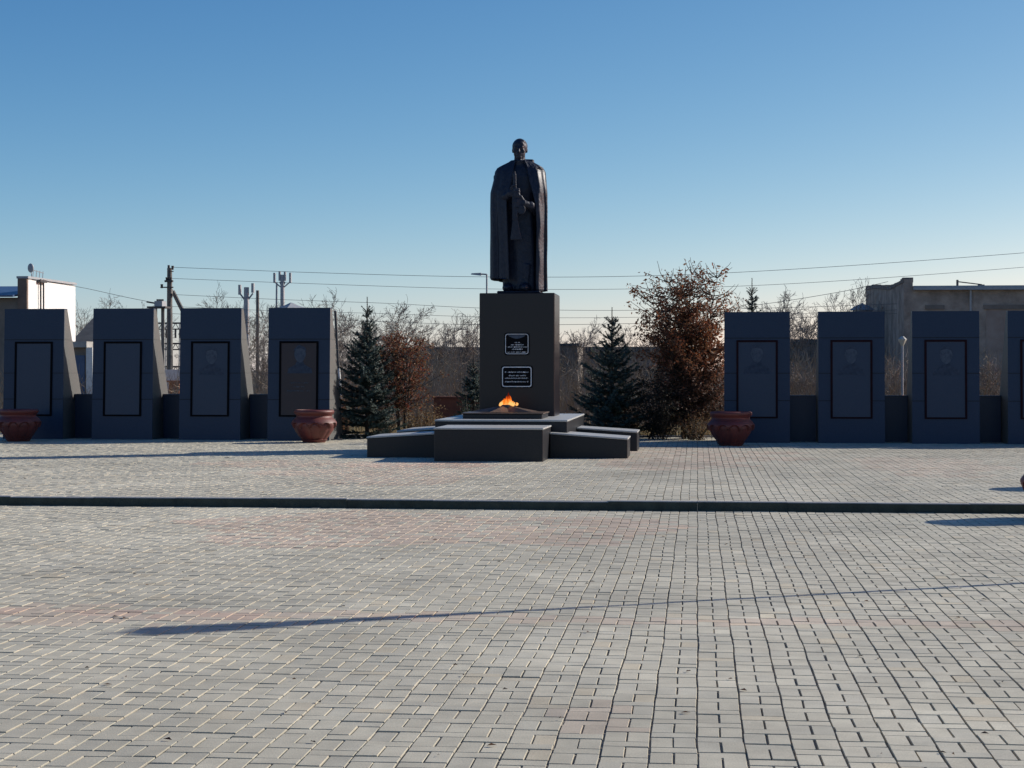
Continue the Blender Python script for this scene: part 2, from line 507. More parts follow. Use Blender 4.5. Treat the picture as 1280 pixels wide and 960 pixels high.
def stele(x, y, rz, label, panel, frame, face, rows, seed, SH):
    t = empty('memorial_stele', (x, y, UP), label, 'stele', 'granite stelae in a row', rz)
    m = MB()
    g = .004
    hw = SW / 2
    bands = [(0, .86), (.86, 1.42), (1.42, 2.14), (2.14, SH)]
    def back(z): return .30 + (SH - z) * .475
    # solid body behind, slabs of cladding in front
    m.prism([(.03, 0), (fy(SH) + .03, SH - .004), (back(SH) + .02, SH - .004), (back(1.0), 1.0), (back(0) - .15, 0)][::-1], -hw + .012, hw - .012)
    sides = (MB(), MB())
    for z0, z1 in bands:                    # side and front cladding, tiny open joints
        za = z0 + (g if z0 else 0)
        prof = [(fy(za) + .022, za), (fy(z1) + .022, z1), (back(z1) + .02 if z1 > 1 else back(z1), z1), (back(z0) if z0 > 0 else back(0) - .15, za)][::-1]
        sides[0].prism(prof, -hw, -hw + .03)
        sides[1].prism(prof, hw - .03, hw)
        slab(m, -hw + .0, hw - .0, za, z1, .001, .022)
    for q in sides: q.build('side_cladding', M_['sidegranite'], t)  # sides paler than the front, sunlight painted in
    m.box(-hw + .0, hw - .0, fy(SH) - .002, back(SH) + .025, SH, SH + .02)
    m.build('body', M_['granite'], t)
    for z in (.86, 1.42, 2.14):
        j = MB(); slab(j, -hw - .001, hw + .001, z - .004, z + .009, .003, .0)
        j.build('slab_joint', M_['joint'], t)
    f = MB()
    x0, x1, z0, z1, w = -.42, .42, .50, 2.10, .042
    slab(f, x0, x1, z1 - w, z1, .022)
    slab(f, x0, x1, z0, z0 + w * .8, .022)
    slab(f, x0, x0 + w, z0 + w * .8, z1 - w, .022)
    slab(f, x1 - w, x1, z0 + w * .8, z1 - w, .022)
    f.build('panel_frame', M_[frame], t)
    p = MB()
    slab(p, x0 + w, x1 - w, z0 + w * .8, z1 - w, .008)
    pp = p.build('panel', M_[panel], t)
    if face: portrait(pp, seed)
    if rows: text_rows(pp, rows, seed, yfun=lambda z: fy(z) - .008, mat_=M_['etch'], h=.035)
    return t


LX = [-14.25, -12.26, -10.33, -8.40]
RX = [1.21, 3.11, 4.98, 6.86, 8.74]
rowsA = [(1.20, .20, 0), (1.12, .12, 0), (1.03, .25, 0)]
words = [('dark granite stele farthest left, a red urn hiding its lower left corner', 'panel_grey', 'frame_dark', 0, None),
         ('dark granite stele second from left with a plain grey panel', 'panel_grey', 'frame_dark', 0, None),
         ('dark granite stele third from left with a faint portrait on its panel', 'panel_grey', 'frame_dark', 1, None),
         ('dark granite stele with brownish lettered panel behind the sunlit red urn', 'panel_brown', 'frame_dark', 1, rowsA)]
for i, x in enumerate(LX):
    stele(x, 36.62 - .03 * i, R(.3), words[i][0], words[i][1], words[i][2], words[i][3], words[i][4], 20 + i, 2.79)
words = [('dark granite stele behind the shaded red urn right of the big brown-leaved tree', 'panel_grey', 'frame_red', 1, None),
         ('dark granite stele second in the right-hand row, round faint portrait near panel top', 'panel_grey', 'frame_red', 1, None),
         ('dark granite stele third in the right-hand row in front of the old plastered building', 'panel_grey', 'frame_red', 1, None),
         ('dark granite stele cut off by the right edge of the photo', 'panel_grey', 'frame_red', 0, None),
         ('dark granite stele beyond the right edge of the photo', 'panel_grey', 'frame_red', 0, None)]
for i, x in enumerate(RX):
    stele(x, 36.30 - .06 * i, R(-.6), words[i][0], words[i][1], words[i][2], words[i][3], words[i][4], 40 + i, 2.66)

lw_lab = ['low dark granite wall left of the second stele from left', 'low dark granite wall between second and third stele from left',
          'low dark granite wall left of the brown-panelled stele', 'low dark granite wall left of the second right-hand stele',
          'low dark granite wall between second and third right-hand stelae', 'low dark granite wall left of the stele at the right edge',
          'low dark granite wall out of frame on the right']
k = 0
for X, yb in ((LX, 36.6), (RX, 36.2)):
    for i in range(len(X) - 1):
        m = MB()
        m.box(X[i] + SW / 2 + .003, X[i + 1] - SW / 2 - .003, yb + .78, yb + .98, UP - .05, UP + .93)
        m.box(X[i] + SW / 2 + .003, X[i + 1] - SW / 2 - .003, yb + .76, yb + 1.0, UP + .932, UP + .965)
        o = m.build('low_wall', M_['granite'])
        tag(o, lw_lab[k], 'low wall', 'low granite walls between stelae'); k += 1

# ------------------------------------------------------------------ central base, star, flame, pedestal
t = empty('stepped_platform', (-3.36, 30.0, UP), 'stepped dark granite base with polished tops coloured pale for sky sheen under the statue', 'monument base')
bx = -3.36; by = 30.0


def block(name, x0, x1, y0, y1, z0, zl, zr, m, parent, grow=0, th=None):
    """block whose top slopes from zl (at x0) to zr (at x1)"""
    q = MB()
    if th is None: a, c_ = z0, z0
    else: a, c_ = zl - th, zr - th
    q.add([(x0, y0, a), (x1, y0, c_), (x1, y1, c_), (x0, y1, a), (x0, y0, zl), (x1, y0, zr), (x1, y1, zr), (x0, y1, zl)],
          [(3, 2, 1, 0), (4, 5, 6, 7), (0, 1, 5, 4), (1, 2, 6, 5), (2, 3, 7, 6), (3, 0, 4, 7)])
    return q.build(name, m, parent, bevel=.006)


def slabbed(x0, x1, y0, y1, zl, zr, label=None):
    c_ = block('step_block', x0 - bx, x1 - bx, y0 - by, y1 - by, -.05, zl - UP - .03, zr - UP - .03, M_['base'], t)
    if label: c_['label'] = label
    block('sheen_top', x0 - bx - .008, x1 - bx + .008, y0 - by - .008, y1 - by + .008, 0, zl - UP, zr - UP, M_['sheen_top'], c_, th=.028)  # thin pale top carrying the painted sky sheen


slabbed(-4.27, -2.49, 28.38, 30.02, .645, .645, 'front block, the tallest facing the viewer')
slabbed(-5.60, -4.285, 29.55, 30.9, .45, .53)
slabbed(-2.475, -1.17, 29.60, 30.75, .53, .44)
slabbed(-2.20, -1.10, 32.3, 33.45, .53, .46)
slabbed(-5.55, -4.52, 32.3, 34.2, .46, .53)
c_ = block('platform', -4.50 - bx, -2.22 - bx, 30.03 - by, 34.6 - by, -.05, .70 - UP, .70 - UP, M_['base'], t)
block('sheen_top', -4.508 - bx, -2.212 - bx, 30.022 - by, 34.608 - by, 0, .73 - UP, .73 - UP, M_['sheen_top'], c_, th=.029)

st = empty('eternal_flame', (-3.40, 31.25, .73), 'square slab with bronze five-pointed star and burning orange flame', 'eternal flame')
m = MB(); m.box(-.70, .70, -.62, .62, .001, .085); m.build('slab', M_['base'], st, bevel=.01)
m = MB(); m.box(-.72, .72, -.64, .64, .0865, .105); m.build('slab_coping', M_['star'], st, bevel=.004)
m = MB()
vs = [(0, 0, .235)]
for k in range(10):
    a = math.pi / 2 + math.pi * k / 5 + .25
    r_ = .66 if k % 2 == 0 else .27
    vs.append((r_ * math.cos(a), r_ * math.sin(a) * .92, .112))
fs = [(0, 1 + k, 1 + (k + 1) % 10) for k in range(10)] + [tuple(range(10, 0, -1))]
m.add(vs, fs)
m.build('star', M_['star'], st)
m = MB(); m.lathe([(.09, .16), (.10, .20), (.085, .235), (.06, .24)], 20); m.build('burner', M_['darkmetal'], st, smooth=True)
# the flame: several licking tongues blown to the left, as one skin
m = MB()
rg = random.Random(5)
for (x0, xl, h_, r_, yy) in ((-.02, .00, .25, .06, 0), (-.07, -.02, .17, .06, .02), (-.13, -.07, .12, .055, -.02), (-.19, -.13, .075, .045, .0),
                             (.05, .03, .19, .045, -.01), (.10, .06, .09, .04, .02), (.165, .15, .06, .032, .0), (-.05, -.10, .14, .05, -.03), (.02, -.03, .20, .05, -.03),
                             (-.16, -.06, .15, .03, .02), (-.10, -.01, .20, .028, -.03), (.07, .02, .14, .025, .03), (.13, .09, .07, .022, -.02), (-.21, -.17, .05, .025, .02), (.01, .015, .275, .022, .01)):
    pts = []; rr = []
    for k in range(8):
        u = k / 7
        pts.append((x0 + (xl - x0) * u + .022 * math.sin(5 * u + x0 * 30), yy + .012 * math.sin(4 * u + x0 * 50), u * h_))
        rr.append(r_ * (math.sin(math.pi * min(1, .22 + .78 * u)) ** .8) * (1 - .35 * u) + .0015)
    m.tube(pts, rr, 10)
fo = m.build('flame', M_['flame'], st, smooth=True)
fo.location = (.05, 0, .225); fo.scale = (.86, .86, .88)

pd = empty('pedestal', (-3.33, 32.45, .73), 'tall dark polished granite pedestal with two inscribed plaques', 'pedestal')
m = MB()
m.box(-.70, .70, 0, 1.2, .001, 2.285)
m.build('shaft', M_['pedestal'], pd, bevel=.012)
m = MB(); m.box(-.40, .42, .20, 1.0, 2.286, 2.335); m.build('plinth', M_['bronze'], pd, bevel=.02)


def rr_poly(x0, x1, z0, z1, r, n=5):
    pts = []
    for cx, cz, a0 in ((x1 - r, z1 - r, 0), (x0 + r, z1 - r, 90), (x0 + r, z0 + r, 180), (x1 - r, z0 + r, 270)):
        for k in range(n + 1):
            a = R(a0 + 90 * k / n); pts.append((cx + r * math.cos(a), cz + r * math.sin(a)))
    return pts


def plate(poly, y0, y1):
    q = MB(); n = len(poly)
    vs = [(x, y0, z) for x, z in poly] + [(x, y1, z) for x, z in poly]
    q.add(vs, [tuple(range(n - 1, -1, -1))[::-1], tuple(range(2 * n - 1, n - 1, -1))] + [(i, i + n, (i + 1) % n + n, (i + 1) % n) for i in range(n)])
    return q


def ring(po, pi, y0, y1):
    q = MB(); n = len(po)
    vs = [(x, y0, z) for x, z in po] + [(x, y0, z) for x, z in pi] + [(x, y1, z) for x, z in po] + [(x, y1, z) for x, z in pi]
    fs = []
    for i in range(n):
        j = (i + 1) % n
        fs += [(i, j, n + j, n + i), (i, 2 * n + i, 2 * n + j, j), (n + i, n + j, 3 * n + j, 3 * n + i)]
    q.add(vs, fs); return q


def plaque(x0, x1, z0, z1, bw, label, rows, ribbon):
    p = plate(rr_poly(x0, x1, z0, z1, .04), -.022, -.001).build('plaque', M_['plaque'], pd); p['label'] = label
    ring(rr_poly(x0 + .02, x1 - .02, z0 + .02, z1 - .02, .045), rr_poly(x0 + .02 + bw, x1 - .02 - bw, z0 + .02 + bw, z1 - .02 - bw, .035), -.027, -.021).build('border', M_['letter'], p)
    text_rows(p, rows, int(z0 * 100), yfun=lambda z: -.022, h=.026)
    if ribbon:
        q = MB(); n = 14; cx = (x0 + x1) / 2
        vs = []
        for k in range(n + 1):
            u = k / n * 2 - 1
            x = cx + u * .165
            vs.append((x, -.026, z1 - .045)); vs.append((x, -.026, z1 - .047 - .062 * (1 - u * u)))
        q.add(vs, [(2 * k, 2 * k + 1, 2 * k + 3, 2 * k + 2) for k in range(n)])
        q.build('ribbon_emblem', M_['etch'], p)


zP = lambda py: at(648, py, 32.45).z - .73
plaque(-.235, .235, zP(444), zP(416), .011, 'upper plaque with ribbon emblem',
       [(zP(429), .05, 0), (zP(431.8), .11, 0), (zP(434.6), .20, 0), (zP(437.4), .10, 0), (zP(441), .17, 0)], True)
plaque(-.295, .295, zP(485), zP(457), .017, 'lower plaque with bold border and four lines',
       [(zP(466), .22, 0), (zP(470.3), .16, 0), (zP(473.6), .22, 0), (zP(478), .22, 0)], False)

# ------------------------------------------------------------------ statue
S = .01506


def sx(px): return (px - 648) * S


def sz(py): return (366 - py) * S


stt = empty('soldier_statue', (-3.345, 33.0, .73 + 2.336), 'dark bronze statue of a bareheaded soldier in long cape holding a gun', 'statue')
fig = MB()
# coat, lofted
lev = [(.02, .30, .22, .06), (.5, .29, .20, .055), (1.0, .30, .20, .04), (1.45, .29, .19, .02), (1.62, .28, .18, .01), (1.9, .36, .21, 0), (2.15, .40, .20, .01), (2.30, .36, .17, .01), (2.38, .20, .13, .01), (2.42, .12, .12, .01)]
n = 40; vs = []; fs = []
for (z, hw, hd, cx) in lev:
    for k in range(n):
        a = 2 * math.pi * k / n
        f = 1 + (.045 * math.sin(7 * a + z) if z < 1.5 else 0)
        vs.append((cx + hw * f * math.copysign(abs(math.cos(a)) ** .85, math.cos(a)), hd * f * math.copysign(abs(math.sin(a)) ** .85, math.sin(a)), z))
for i in range(len(lev) - 1):
    for k in range(n):
        k2 = (k + 1) % n
        fs.append((i * n + k, i * n + k2, (i + 1) * n + k2, (i + 1) * n + k))
fs += [tuple(range(n - 1, -1, -1)), tuple((len(lev) - 1) * n + k for k in range(n))]
fig.add(vs, fs)
fig.tube([(-.02, -.19, 1.58), (.01, -.23, 1.58), (.01, -.2, 1.5)], .02, 6)
# belt
fig.lathe([(.28, -.045), (.31, -.04), (.31, .04), (.28, .045)], 40, (.01, 0, 1.6), fn=lambda r, z, a: r * (1 - .28 * abs(math.sin(a)) ** 1.3))
# boots
for x_, y_ in ((-.20, -.16), (.13, -.22)):
    fig.ell((x_, y_, .06), (.10, .22, .085)); fig.tube([(x_, y_ + .1, 0.02), (x_ + .02, y_ + .14, .5)], [.105, .13], 12)
# neck and head
hx = .012
fig.tube([(hx, .02, 2.32), (hx, -.01, 2.56)], [.12, .10], 16)
fig.ell((hx, .0, 2.715), (.142, .172, .165), 24, 16)                 # skull
fig.ell((hx, -.045, 2.60), (.112, .125, .135), 20, 14)               # face / jaw
fig.ell((hx, -.125, 2.515), (.055, .05, .045))                       # chin
fig.ell((hx, -.125, 2.745), (.10, .05, .075))                        # forehead
fig.ell((hx, -.158, 2.695), (.095, .024, .020))                      # brow
fig.tube([(hx, -.168, 2.69), (hx, -.195, 2.645), (hx, -.215, 2.612), (hx, -.175, 2.602)], [.018, .022, .030, .026], 10)   # nose
for s_ in (-1, 1):
    fig.ell((hx + s_ * .048, -.150, 2.668), (.024, .016, .013))      # eyes
    fig.ell((hx + s_ * .075, -.125, 2.63), (.035, .035, .035))       # cheekbones
    fig.ell((hx + s_ * .132, .015, 2.655), (.018, .032, .05))         # ears
fig.ell((hx, -.165, 2.568), (.048, .020, .011)); fig.ell((hx, -.160, 2.548), (.040, .020, .012))                          # lips
fig.ell((hx, .03, 2.735), (.146, .168, .142), 24, 16)               # short hair
fig.ell((hx + .02, -.07, 2.805), (.10, .075, .055))
# collar
fig.lathe([(.15, 0), (.165, .09), (.135, .10)], 24, (.01, .01, 2.36))


def arm(sh, el, wr, pc, gx, side):
    """upper arm, forearm, palm and five fingers closed round an upright rod at gx"""
    fig.tube([sh, el], [.13, .10], 14); fig.ell(el, (.10, .10, .10))
    fig.tube([el, wr], [.10, .075], 14)
    fig.ell(wr, (.078, .078, .078))
    wr = Vector(wr); pc = Vector(pc)
    fig.tube([wr, pc], [.062, .068], 12); fig.ell(pc, (.065, .045, .085))
    for k in range(4):
        z = pc.z + .066 - .044 * k
        L = (1.0, 1.1, 1.05, .85)[k]
        p0 = Vector((pc.x + side * .03, pc.y - .01, z))
        p1 = Vector((gx + side * .01, gx * 0 - .505, z - .004))
        p2 = Vector((gx + side * .07 * L, -.485, z - .008))
        p3 = Vector((gx + side * .078 * L, -.43, z - .010))
        fig.tube([p0, p1, p2, p3], [.025, .024, .022, .018], 8)
    q0 = Vector((pc.x, pc.y - .02, pc.z + .07))
    fig.tube([q0, (pc.x + side * .03, -.47, pc.z + .125), (gx + side * .03, -.50, pc.z + .135)], [.028, .026, .020], 8)


arm((-.36, .02, 2.18), (-.37, -.06, 1.70), (-.20, -.34, 1.77), (-.105, -.42, 1.82), -.03, 1)
arm((.38, .02, 2.18), (.39, -.05, 1.50), (.25, -.34, 1.59), (.115, -.43, 1.62), .01, -1)
# one continuous skin
tmp = bpy.data.objects.new('tmp', fig.mesh('tmp')); col.objects.link(tmp)
md = tmp.modifiers.new('r', 'REMESH'); md.mode = 'VOXEL'; md.voxel_size = .0125
ms = tmp.modifiers.new('s', 'SMOOTH'); ms.factor = .5; ms.iterations = 2
dg = bpy.context.evaluated_depsgraph_get()
fm = bpy.data.meshes.new_from_object(tmp.evaluated_get(dg))
bpy.data.objects.remove(tmp)
fm.name = 'figure'; fm.materials.clear()
link('figure', fm, M_['bronze'], stt, smooth=True)
# cape: a thick sheet open in front, with vertical folds
lv = [(2.462, -.155, .20, .14, .13), (2.43, -.20, .27, .15, .14), (2.385, -.30, .36, .17, .16), (2.33, -.415, .455, .20, .19), (2.25, -.465, .505, .24, .23), (2.12, -.485, .52, .28, .27),
      (1.85, -.555, .548, .33, .31), (1.5, -.56, .552, .35, .33), (1.1, -.555, .55, .35, .34), (.7, -.552, .545, .35, .34), (.35, -.552, .54, .35, .34), (.2, -.556, .54, .35, .34), (.1, -.556, .54, .35, .34), (0.0, -.555, .54, .35, .34)]
# resample
zs = np.linspace(2.462, 0.0, 70)
la = np.array(lv)[::-1]
NP = 110
out = []; inn = []
for z in zs:
    xl, xr, df, db = [np.interp(z, la[:, 0], la[:, c]) for c in (1, 2, 3, 4)]
    u = (2.46 - z) / 2.46
    # opening edges (x): closed at the throat, then parting
    e_l = np.interp(z, [0, 1.2, 1.7, 2.0, 2.3, 2.46], [-.10, -.13, -.15, -.07, -.04, -.03])
    e_r = np.interp(z, [0, 1.2, 1.6, 2.0, 2.3, 2.46], [.27, .28, .25, .14, .09, .08])
    cx = (xl + xr) / 2; hw = (xr - xl) / 2
    al = math.acos(max(-1, min(1, (e_l - cx) / hw))); ar = math.acos(max(-1, min(1, (e_r - cx) / hw)))
    # angle a: from -al (front left) round left, back, right to front right
    a0 = -al; a1 = -ar
    ro = []; ri = []
    for k in range(NP + 1):
        s_ = k / NP
        a = a0 - s_ * (2 * math.pi - (al - ar))
        cu, su = math.cos(a), math.sin(a)
        p = .78 if cu < 0 or su > 0 else .62
        X = cx + hw * math.copysign(abs(cu) ** p, cu)
        Y = (df if su < 0 else db) * math.copysign(abs(su) ** p, su)
        if su < 0 and cu > 0 and z < 2.3:          # flat front, then a broad side fold turned to the sun
            xe = cx + hw - .135 - .012 * math.sin(9 * z)
            Y = -df * .93 if X < xe else -df * .93 + (X - xe) / .135 * .20
        amp = .005 + .026 * min(1, u * 1.6)
        ph = 24 * s_ * 2 * math.pi / 3.2
        f = amp * (math.sin(ph + .6 * math.sin(3 * u + 5 * s_)) + .55 * math.sin(1.9 * ph + 1.3 + 1.2 * u))
        # folds only push in, so the outline stays
        f = min(0, f - amp * .5)
        edge = min(s_, 1 - s_)
        nx, ny = cu / hw, su / ((df + db) / 2); L = math.hypot(nx, ny); nx /= L; ny /= L
        roll = .03 * math.exp(-(edge / .012) ** 2)
        zz = z
        hem = .21 + .03 * math.sin(9 * s_) if s_ < .43 else max(0, .21 * (1 - (s_ - .43) / .04))
        hem = max(hem, .0)
        zz = max(z, hem)
        ro.append((X + nx * (f + roll), Y + ny * (f + roll), zz))
        ri.append((X + nx * (f + roll - .035), Y + ny * (f + roll - .035), zz))
    out.append(ro); inn.append(ri)
cm = MB(); nz_ = len(zs); NV = NP + 1
vs = [p for r_ in out for p in r_] + [p for r_ in inn for p in r_]
O = nz_ * NV; fs = []
for i in range(nz_ - 1):
    for k in range(NP):
        a, b_, c_, d_ = i * NV + k, i * NV + k + 1, (i + 1) * NV + k + 1, (i + 1) * NV + k
        fs.append((a, b_, c_, d_)); fs.append((O + d_, O + c_, O + b_, O + a))
    for k in (0, NP):
        a, d_ = i * NV + k, (i + 1) * NV + k
        fs.append((a, d_, O + d_, O + a))
for k in range(NP):
    fs.append((k + 1, k, O + k, O + k + 1))
    a = (nz_ - 1) * NV + k
    fs.append((a, a + 1, O + a + 1, O + a))
cm.add(vs, fs)
cape = cm.build('cape', M_['bronze'], stt, smooth=True, weld=True)
# turned-up collar wing of the cape on the figure's left shoulder
m = MB()
m.add([(.12, -.16, 2.36), (.285, -.10, 2.34), (.29, .06, 2.36), (.14, .14, 2.40), (.10, -.13, 2.475), (.275, -.08, 2.475), (.28, .05, 2.48), (.12, .12, 2.50)],
      [(3, 2, 1, 0), (4, 5, 6, 7), (0, 1, 5, 4), (1, 2, 6, 5), (2, 3, 7, 6), (3, 0, 4, 7)])
m.build('collar', M_['bronze'], cape, bevel=.012)
# submachine gun held upright, stock down
m = MB()
m.tube([(-.040, -.455, 2.17), (-.032, -.455, 1.75)], .034, 12)
m.tube([(-.041, -.455, 2.21), (-.040, -.455, 2.16)], .022, 10)
m.box(-.075, .02, -.50, -.41, 1.30, 1.76)
m.tube([(.03, -.455, 1.62), (.10, -.455, 1.60)], .0, 3)
M2 = Matrix.Translation((.075, -.455, 1.50)) @ Euler((0, 0, 0)).to_matrix().to_4x4()
m.lathe([(.085, -.035), (.09, -.03), (.09, .03), (.085, .035)], 20, (0, 0, 0))
nv = 80
for i in range(len(m.v) - nv, len(m.v)):
    x_, y_, z_ = m.v[i]; m.v[i] = (.085 + x_ * .9, -.455 + z_, 1.50 + y_)
m.add([(-.07, -.495, 1.31), (.02, -.495, 1.31), (.095, -.485, .94), (-.115, -.485, .94), (-.07, -.42, 1.31), (.02, -.42, 1.31), (.095, -.42, .94), (-.115, -.42, .94)],
      [(0, 3, 2, 1), (4, 5, 6, 7), (0, 1, 5, 4), (1, 2, 6, 5), (2, 3, 7, 6), (3, 0, 4, 7)])
m.build('gun', M_['bronze'], stt, bevel=.008)

# ------------------------------------------------------------------ urns
def urn_mesh():
    m = MB()
    prof = []
    ctrl = [(.0, .225), (.03, .245), (.06, .275), (.14, .345), (.24, .415), (.33, .455), (.385, .468), (.42, .462), (.47, .425), (.52, .372), (.545, .362), (.57, .378), (.595, .402), (.625, .415), (.655, .408), (.67, .385)]
    zz = np.array([c[0] for c in ctrl]); rr = np.array([c[1] for c in ctrl])
    for z in np.linspace(0, .67, 56): prof.append((float(np.interp(z, zz, rr)), float(z)))
    prof += [(.36, .672), (.34, .65), (.33, .56)]

    def fn(r, z, a):
        if z < .07 or z > .47 or r < .34 and z > .5: return r
        p = abs(math.sin(a * 6.0))                # twelve petals
        zb = .30 + .11 * p ** .7                  # scalloped edge of the shoulder
        if z < zb: return r - .042 + .016 * p * min(1, (zb - z) / .05)
        return r
    m.lathe(prof, 168, (0, 0, 0), fn)
    return m


u0 = empty('urn', (-7.84, 35.55, UP), 'round red scalloped urn with sunlit right side before the brown-panelled stele', 'urn', 'red concrete urns')
urn_mesh().build('bowl', M_['urn'], u0, smooth=True, angle=50)
m = MB(); m.lathe([(.0005, .60), (.2, .605), (.335, .598)], 30); m.build('soil', M_['soil'], u0, smooth=True)
for (x, y, lab) in ((.65, 34.9, 'round red scalloped urn in shade beside the big brown-leaved tree'),
                    (-14.12, 35.5, 'round red scalloped urn in shade at the left edge'),
                    (at(1275.5, 600, 19.2).x + .468, 19.2, 'round red urn cut off by the right edge, just below the kerb'),
                    (5.15, 23.0, 'round red urn on the upper plaza just outside the right edge')):
    o = copy_tree(u0); o.location = (x, y, UP if y > 20 else 0); o.rotation_euler.z = rnd.uniform(0, 1); o['label'] = lab

# ------------------------------------------------------------------ vegetation
def rvec(rg): return Vector((rg.gauss(0, 1), rg.gauss(0, 1), rg.gauss(0, 1))).normalized()


def bare_tree(base, h, spread, seed, name='bare_tree', label='', group='bare trees behind the memorial', stems=1, kids=(9, 6, 5, 3), r0=None):
    rg = random.Random(seed)
    t = empty(name, base, label, 'tree', group)
    tr = MB(); tw = MB()
    r0 = r0 or h * .014
    def grow(p, d, L, r, lvl, target):
        nseg = (7, 5, 4, 3, 2)[lvl]
        pts = [p]; q = p.copy(); dd = d.copy()
        for i in range(nseg):
            dd = (dd + rvec(rg) * (.10, .22, .26, .30, .3)[lvl] + Vector((0, 0, .10 if lvl else .02))).normalized()
            q = q + dd * (L / nseg); pts.append(q.copy())
        rmin = .0068
        rad = [max(rmin, r * (1 - .75 * i / nseg)) for i in range(nseg + 1)]
        (tr if lvl < 2 else tw).tube(pts, rad, (7, 5, 4, 3, 3)[lvl], cap=False)
        if lvl < len(kids):
            nk = kids[lvl]
            for k in range(nk):
                u = rg.uniform(.28 if lvl == 0 else .2, 1.0)
                i = min(nseg - 1, int(u * nseg)); f = u * nseg - i
                pp = pts[i].lerp(pts[i + 1], f)
                ax = (pts[i + 1] - pts[i]).normalized()
                side = rvec(rg); side = (side - ax * side.dot(ax)).normalized()
                an = rg.uniform(.45, .95)
                nd = (ax * math.cos(an) + side * math.sin(an))
                nd.x *= spread; nd.y *= spread; nd.normalize()
                grow(pp, nd, L * rg.uniform(.38, .62) * (1.0 if lvl else 1.0), max(rmin, rad[i] * .55), lvl + 1, target)
    for s_ in range(stems):
        d0 = Vector((rg.uniform(-.25, .25) * (stems > 1), rg.uniform(-.25, .25) * (stems > 1), 1)).normalized()
        grow(Vector((rg.uniform(-.1, .1) * (stems > 1), 0, 0)), d0, h * .8, r0, 0, None)
    top = max(v[2] for v in tr.v + tw.v); k_ = h / top
    for q in (tr, tw): q.v = [(v[0] * k_, v[1] * k_, v[2] * k_) for v in q.v]
    tr.build('trunk', M_['bark'], t, smooth=True)
    tw.build('crown', M_['twig'], t)
    return t


bt = [ # px, top py, Y, spread, seed, stems, label
    (300, 358, 62, .8, 1, 2, 'pale bare tree behind the gap right of the third stele from left'),
    (328, 372, 66, .7, 2, 2, 'bare tree beside the plain post behind the brown-panelled stele'),
    (418, 372, 60, 1.2, 23, 2, 'bushy bare tree just right of the brown-panelled stele'),
    (492, 374, 64, 1.1, 24, 2, 'bare tree right of the left spruce tip'),
    (438, 366, 58, 1.1, 3, 2, 'tall bare tree rising behind the left spruce'),
    (478, 386, 62, .9, 4, 2, 'bare tree behind the red-leaved rowan, left of its crown'),
    (520, 402, 64, .8, 5, 1, 'thin bare tree behind the red-leaved rowan, right of its crown'),
    (572, 390, 63, 1.0, 6, 2, 'spreading bare tree just left of the pedestal'),
    (548, 412, 60, .9, 11, 2, 'low bare tree before the long dark shed'),
    (712, 398, 64, .8, 7, 1, 'slim bare tree just right of the pedestal'),
    (738, 408, 68, .8, 8, 2, 'bare tree left of the right spruce tip'),
    (796, 398, 62, .9, 9, 2, 'bare tree between right spruce and big brown-leaved tree'),
    (1006, 360, 60, 1.0, 10, 2, 'large bare tree over the gap after the first right-hand stele'),
    (1040, 366, 63, .9, 12, 2, 'bare tree above the second right-hand stele'),
    (962, 366, 66, .8, 13, 1, 'bare tree above the first right-hand stele'),
    (1074, 352, 64, .6, 14, 1, 'single bare stem at the left corner of the plastered building'),
    (118, 366, 72, .9, 15, 2, 'bare tree behind the white building at left'),
    (150, 378, 75, .9, 16, 2, 'bare tree above the second stele from left'),
    (270, 376, 70, .8, 17, 2, 'bare tree above the third stele from left'),
    (600, 404, 66, .8, 18, 2, 'bare tree half hidden by the left edge of the pedestal'),
]
for (px, py, Y, sp, sd, stm, lab) in bt:
    p = at(px, py, Y)
    bare_tree((p.x, p.y, .05), (p.z - .05) * 1.04, sp * 1.3, sd, label=lab, stems=stm)

# bushes behind the low walls and garden
for i, (px, py, Y, sp, sd, lab) in enumerate(((1122, 446, 47, 1.3, 31, 'twiggy bare bush around the small park lamp'),
                                   (1236, 440, 46, 1.3, 32, 'twiggy bare bush in the gap before the edge stele'),
                                   (1003, 452, 47, 1.3, 33, 'twiggy bare bush in the gap after the first right-hand stele'),
                                   (316, 440, 50, 1.2, 34, 'twiggy brown bush in the gap before the brown-panelled stele'))):
    p = at(px, py, Y)
    bare_tree((p.x, p.y, .05), p.z, sp, sd, name='bare_bush', label=lab, group='bare bushes behind the stelae', stems=5, kids=(7, 5, 4), r0=.018)


def leaf_mesh(pts, rg, size, cols, droop=.5, aspect=.42):
    """each point becomes one folded leaf"""
    n = len(pts); V = np.zeros((n, 6, 3)); C = np.zeros((n, 6, 4)); Fs = []
    for i, p in enumerate(pts):
        L = size * rg.uniform(.6, 1.25); w = L * aspect
        d = Vector((rg.gauss(0, 1), rg.gauss(0, 1), rg.gauss(-droop, .6))).normalized()
        s_ = d.cross(rvec(rg)); s_ = s_.normalized() if s_.length > 1e-4 else Vector((1, 0, 0))
        nrm = d.cross(s_)
        q = Vector(p)
        pt = [q, q + d * L * .5 + s_ * w * .5 + nrm * L * .12, q + d * L, q + d * L * .5 - s_ * w * .5 + nrm * L * .12, q + d * L * .5, q]
        for k in range(5): V[i, k] = pt[k]
        V[i, 5] = pt[0]
        c = cols(p, rg); C[i, :, :3] = c; C[i, :, 3] = 1
        b_ = i * 6
        Fs += [(b_, b_ + 1, b_ + 2, b_ + 4), (b_ + 5, b_ + 4, b_ + 2, b_ + 3)]
    me = bpy.data.meshes.new('crown')
    me.from_pydata(V.reshape(-1, 3).tolist(), [], Fs)
    me.update(); set_tint(me, C.reshape(-1, 4))
    return me


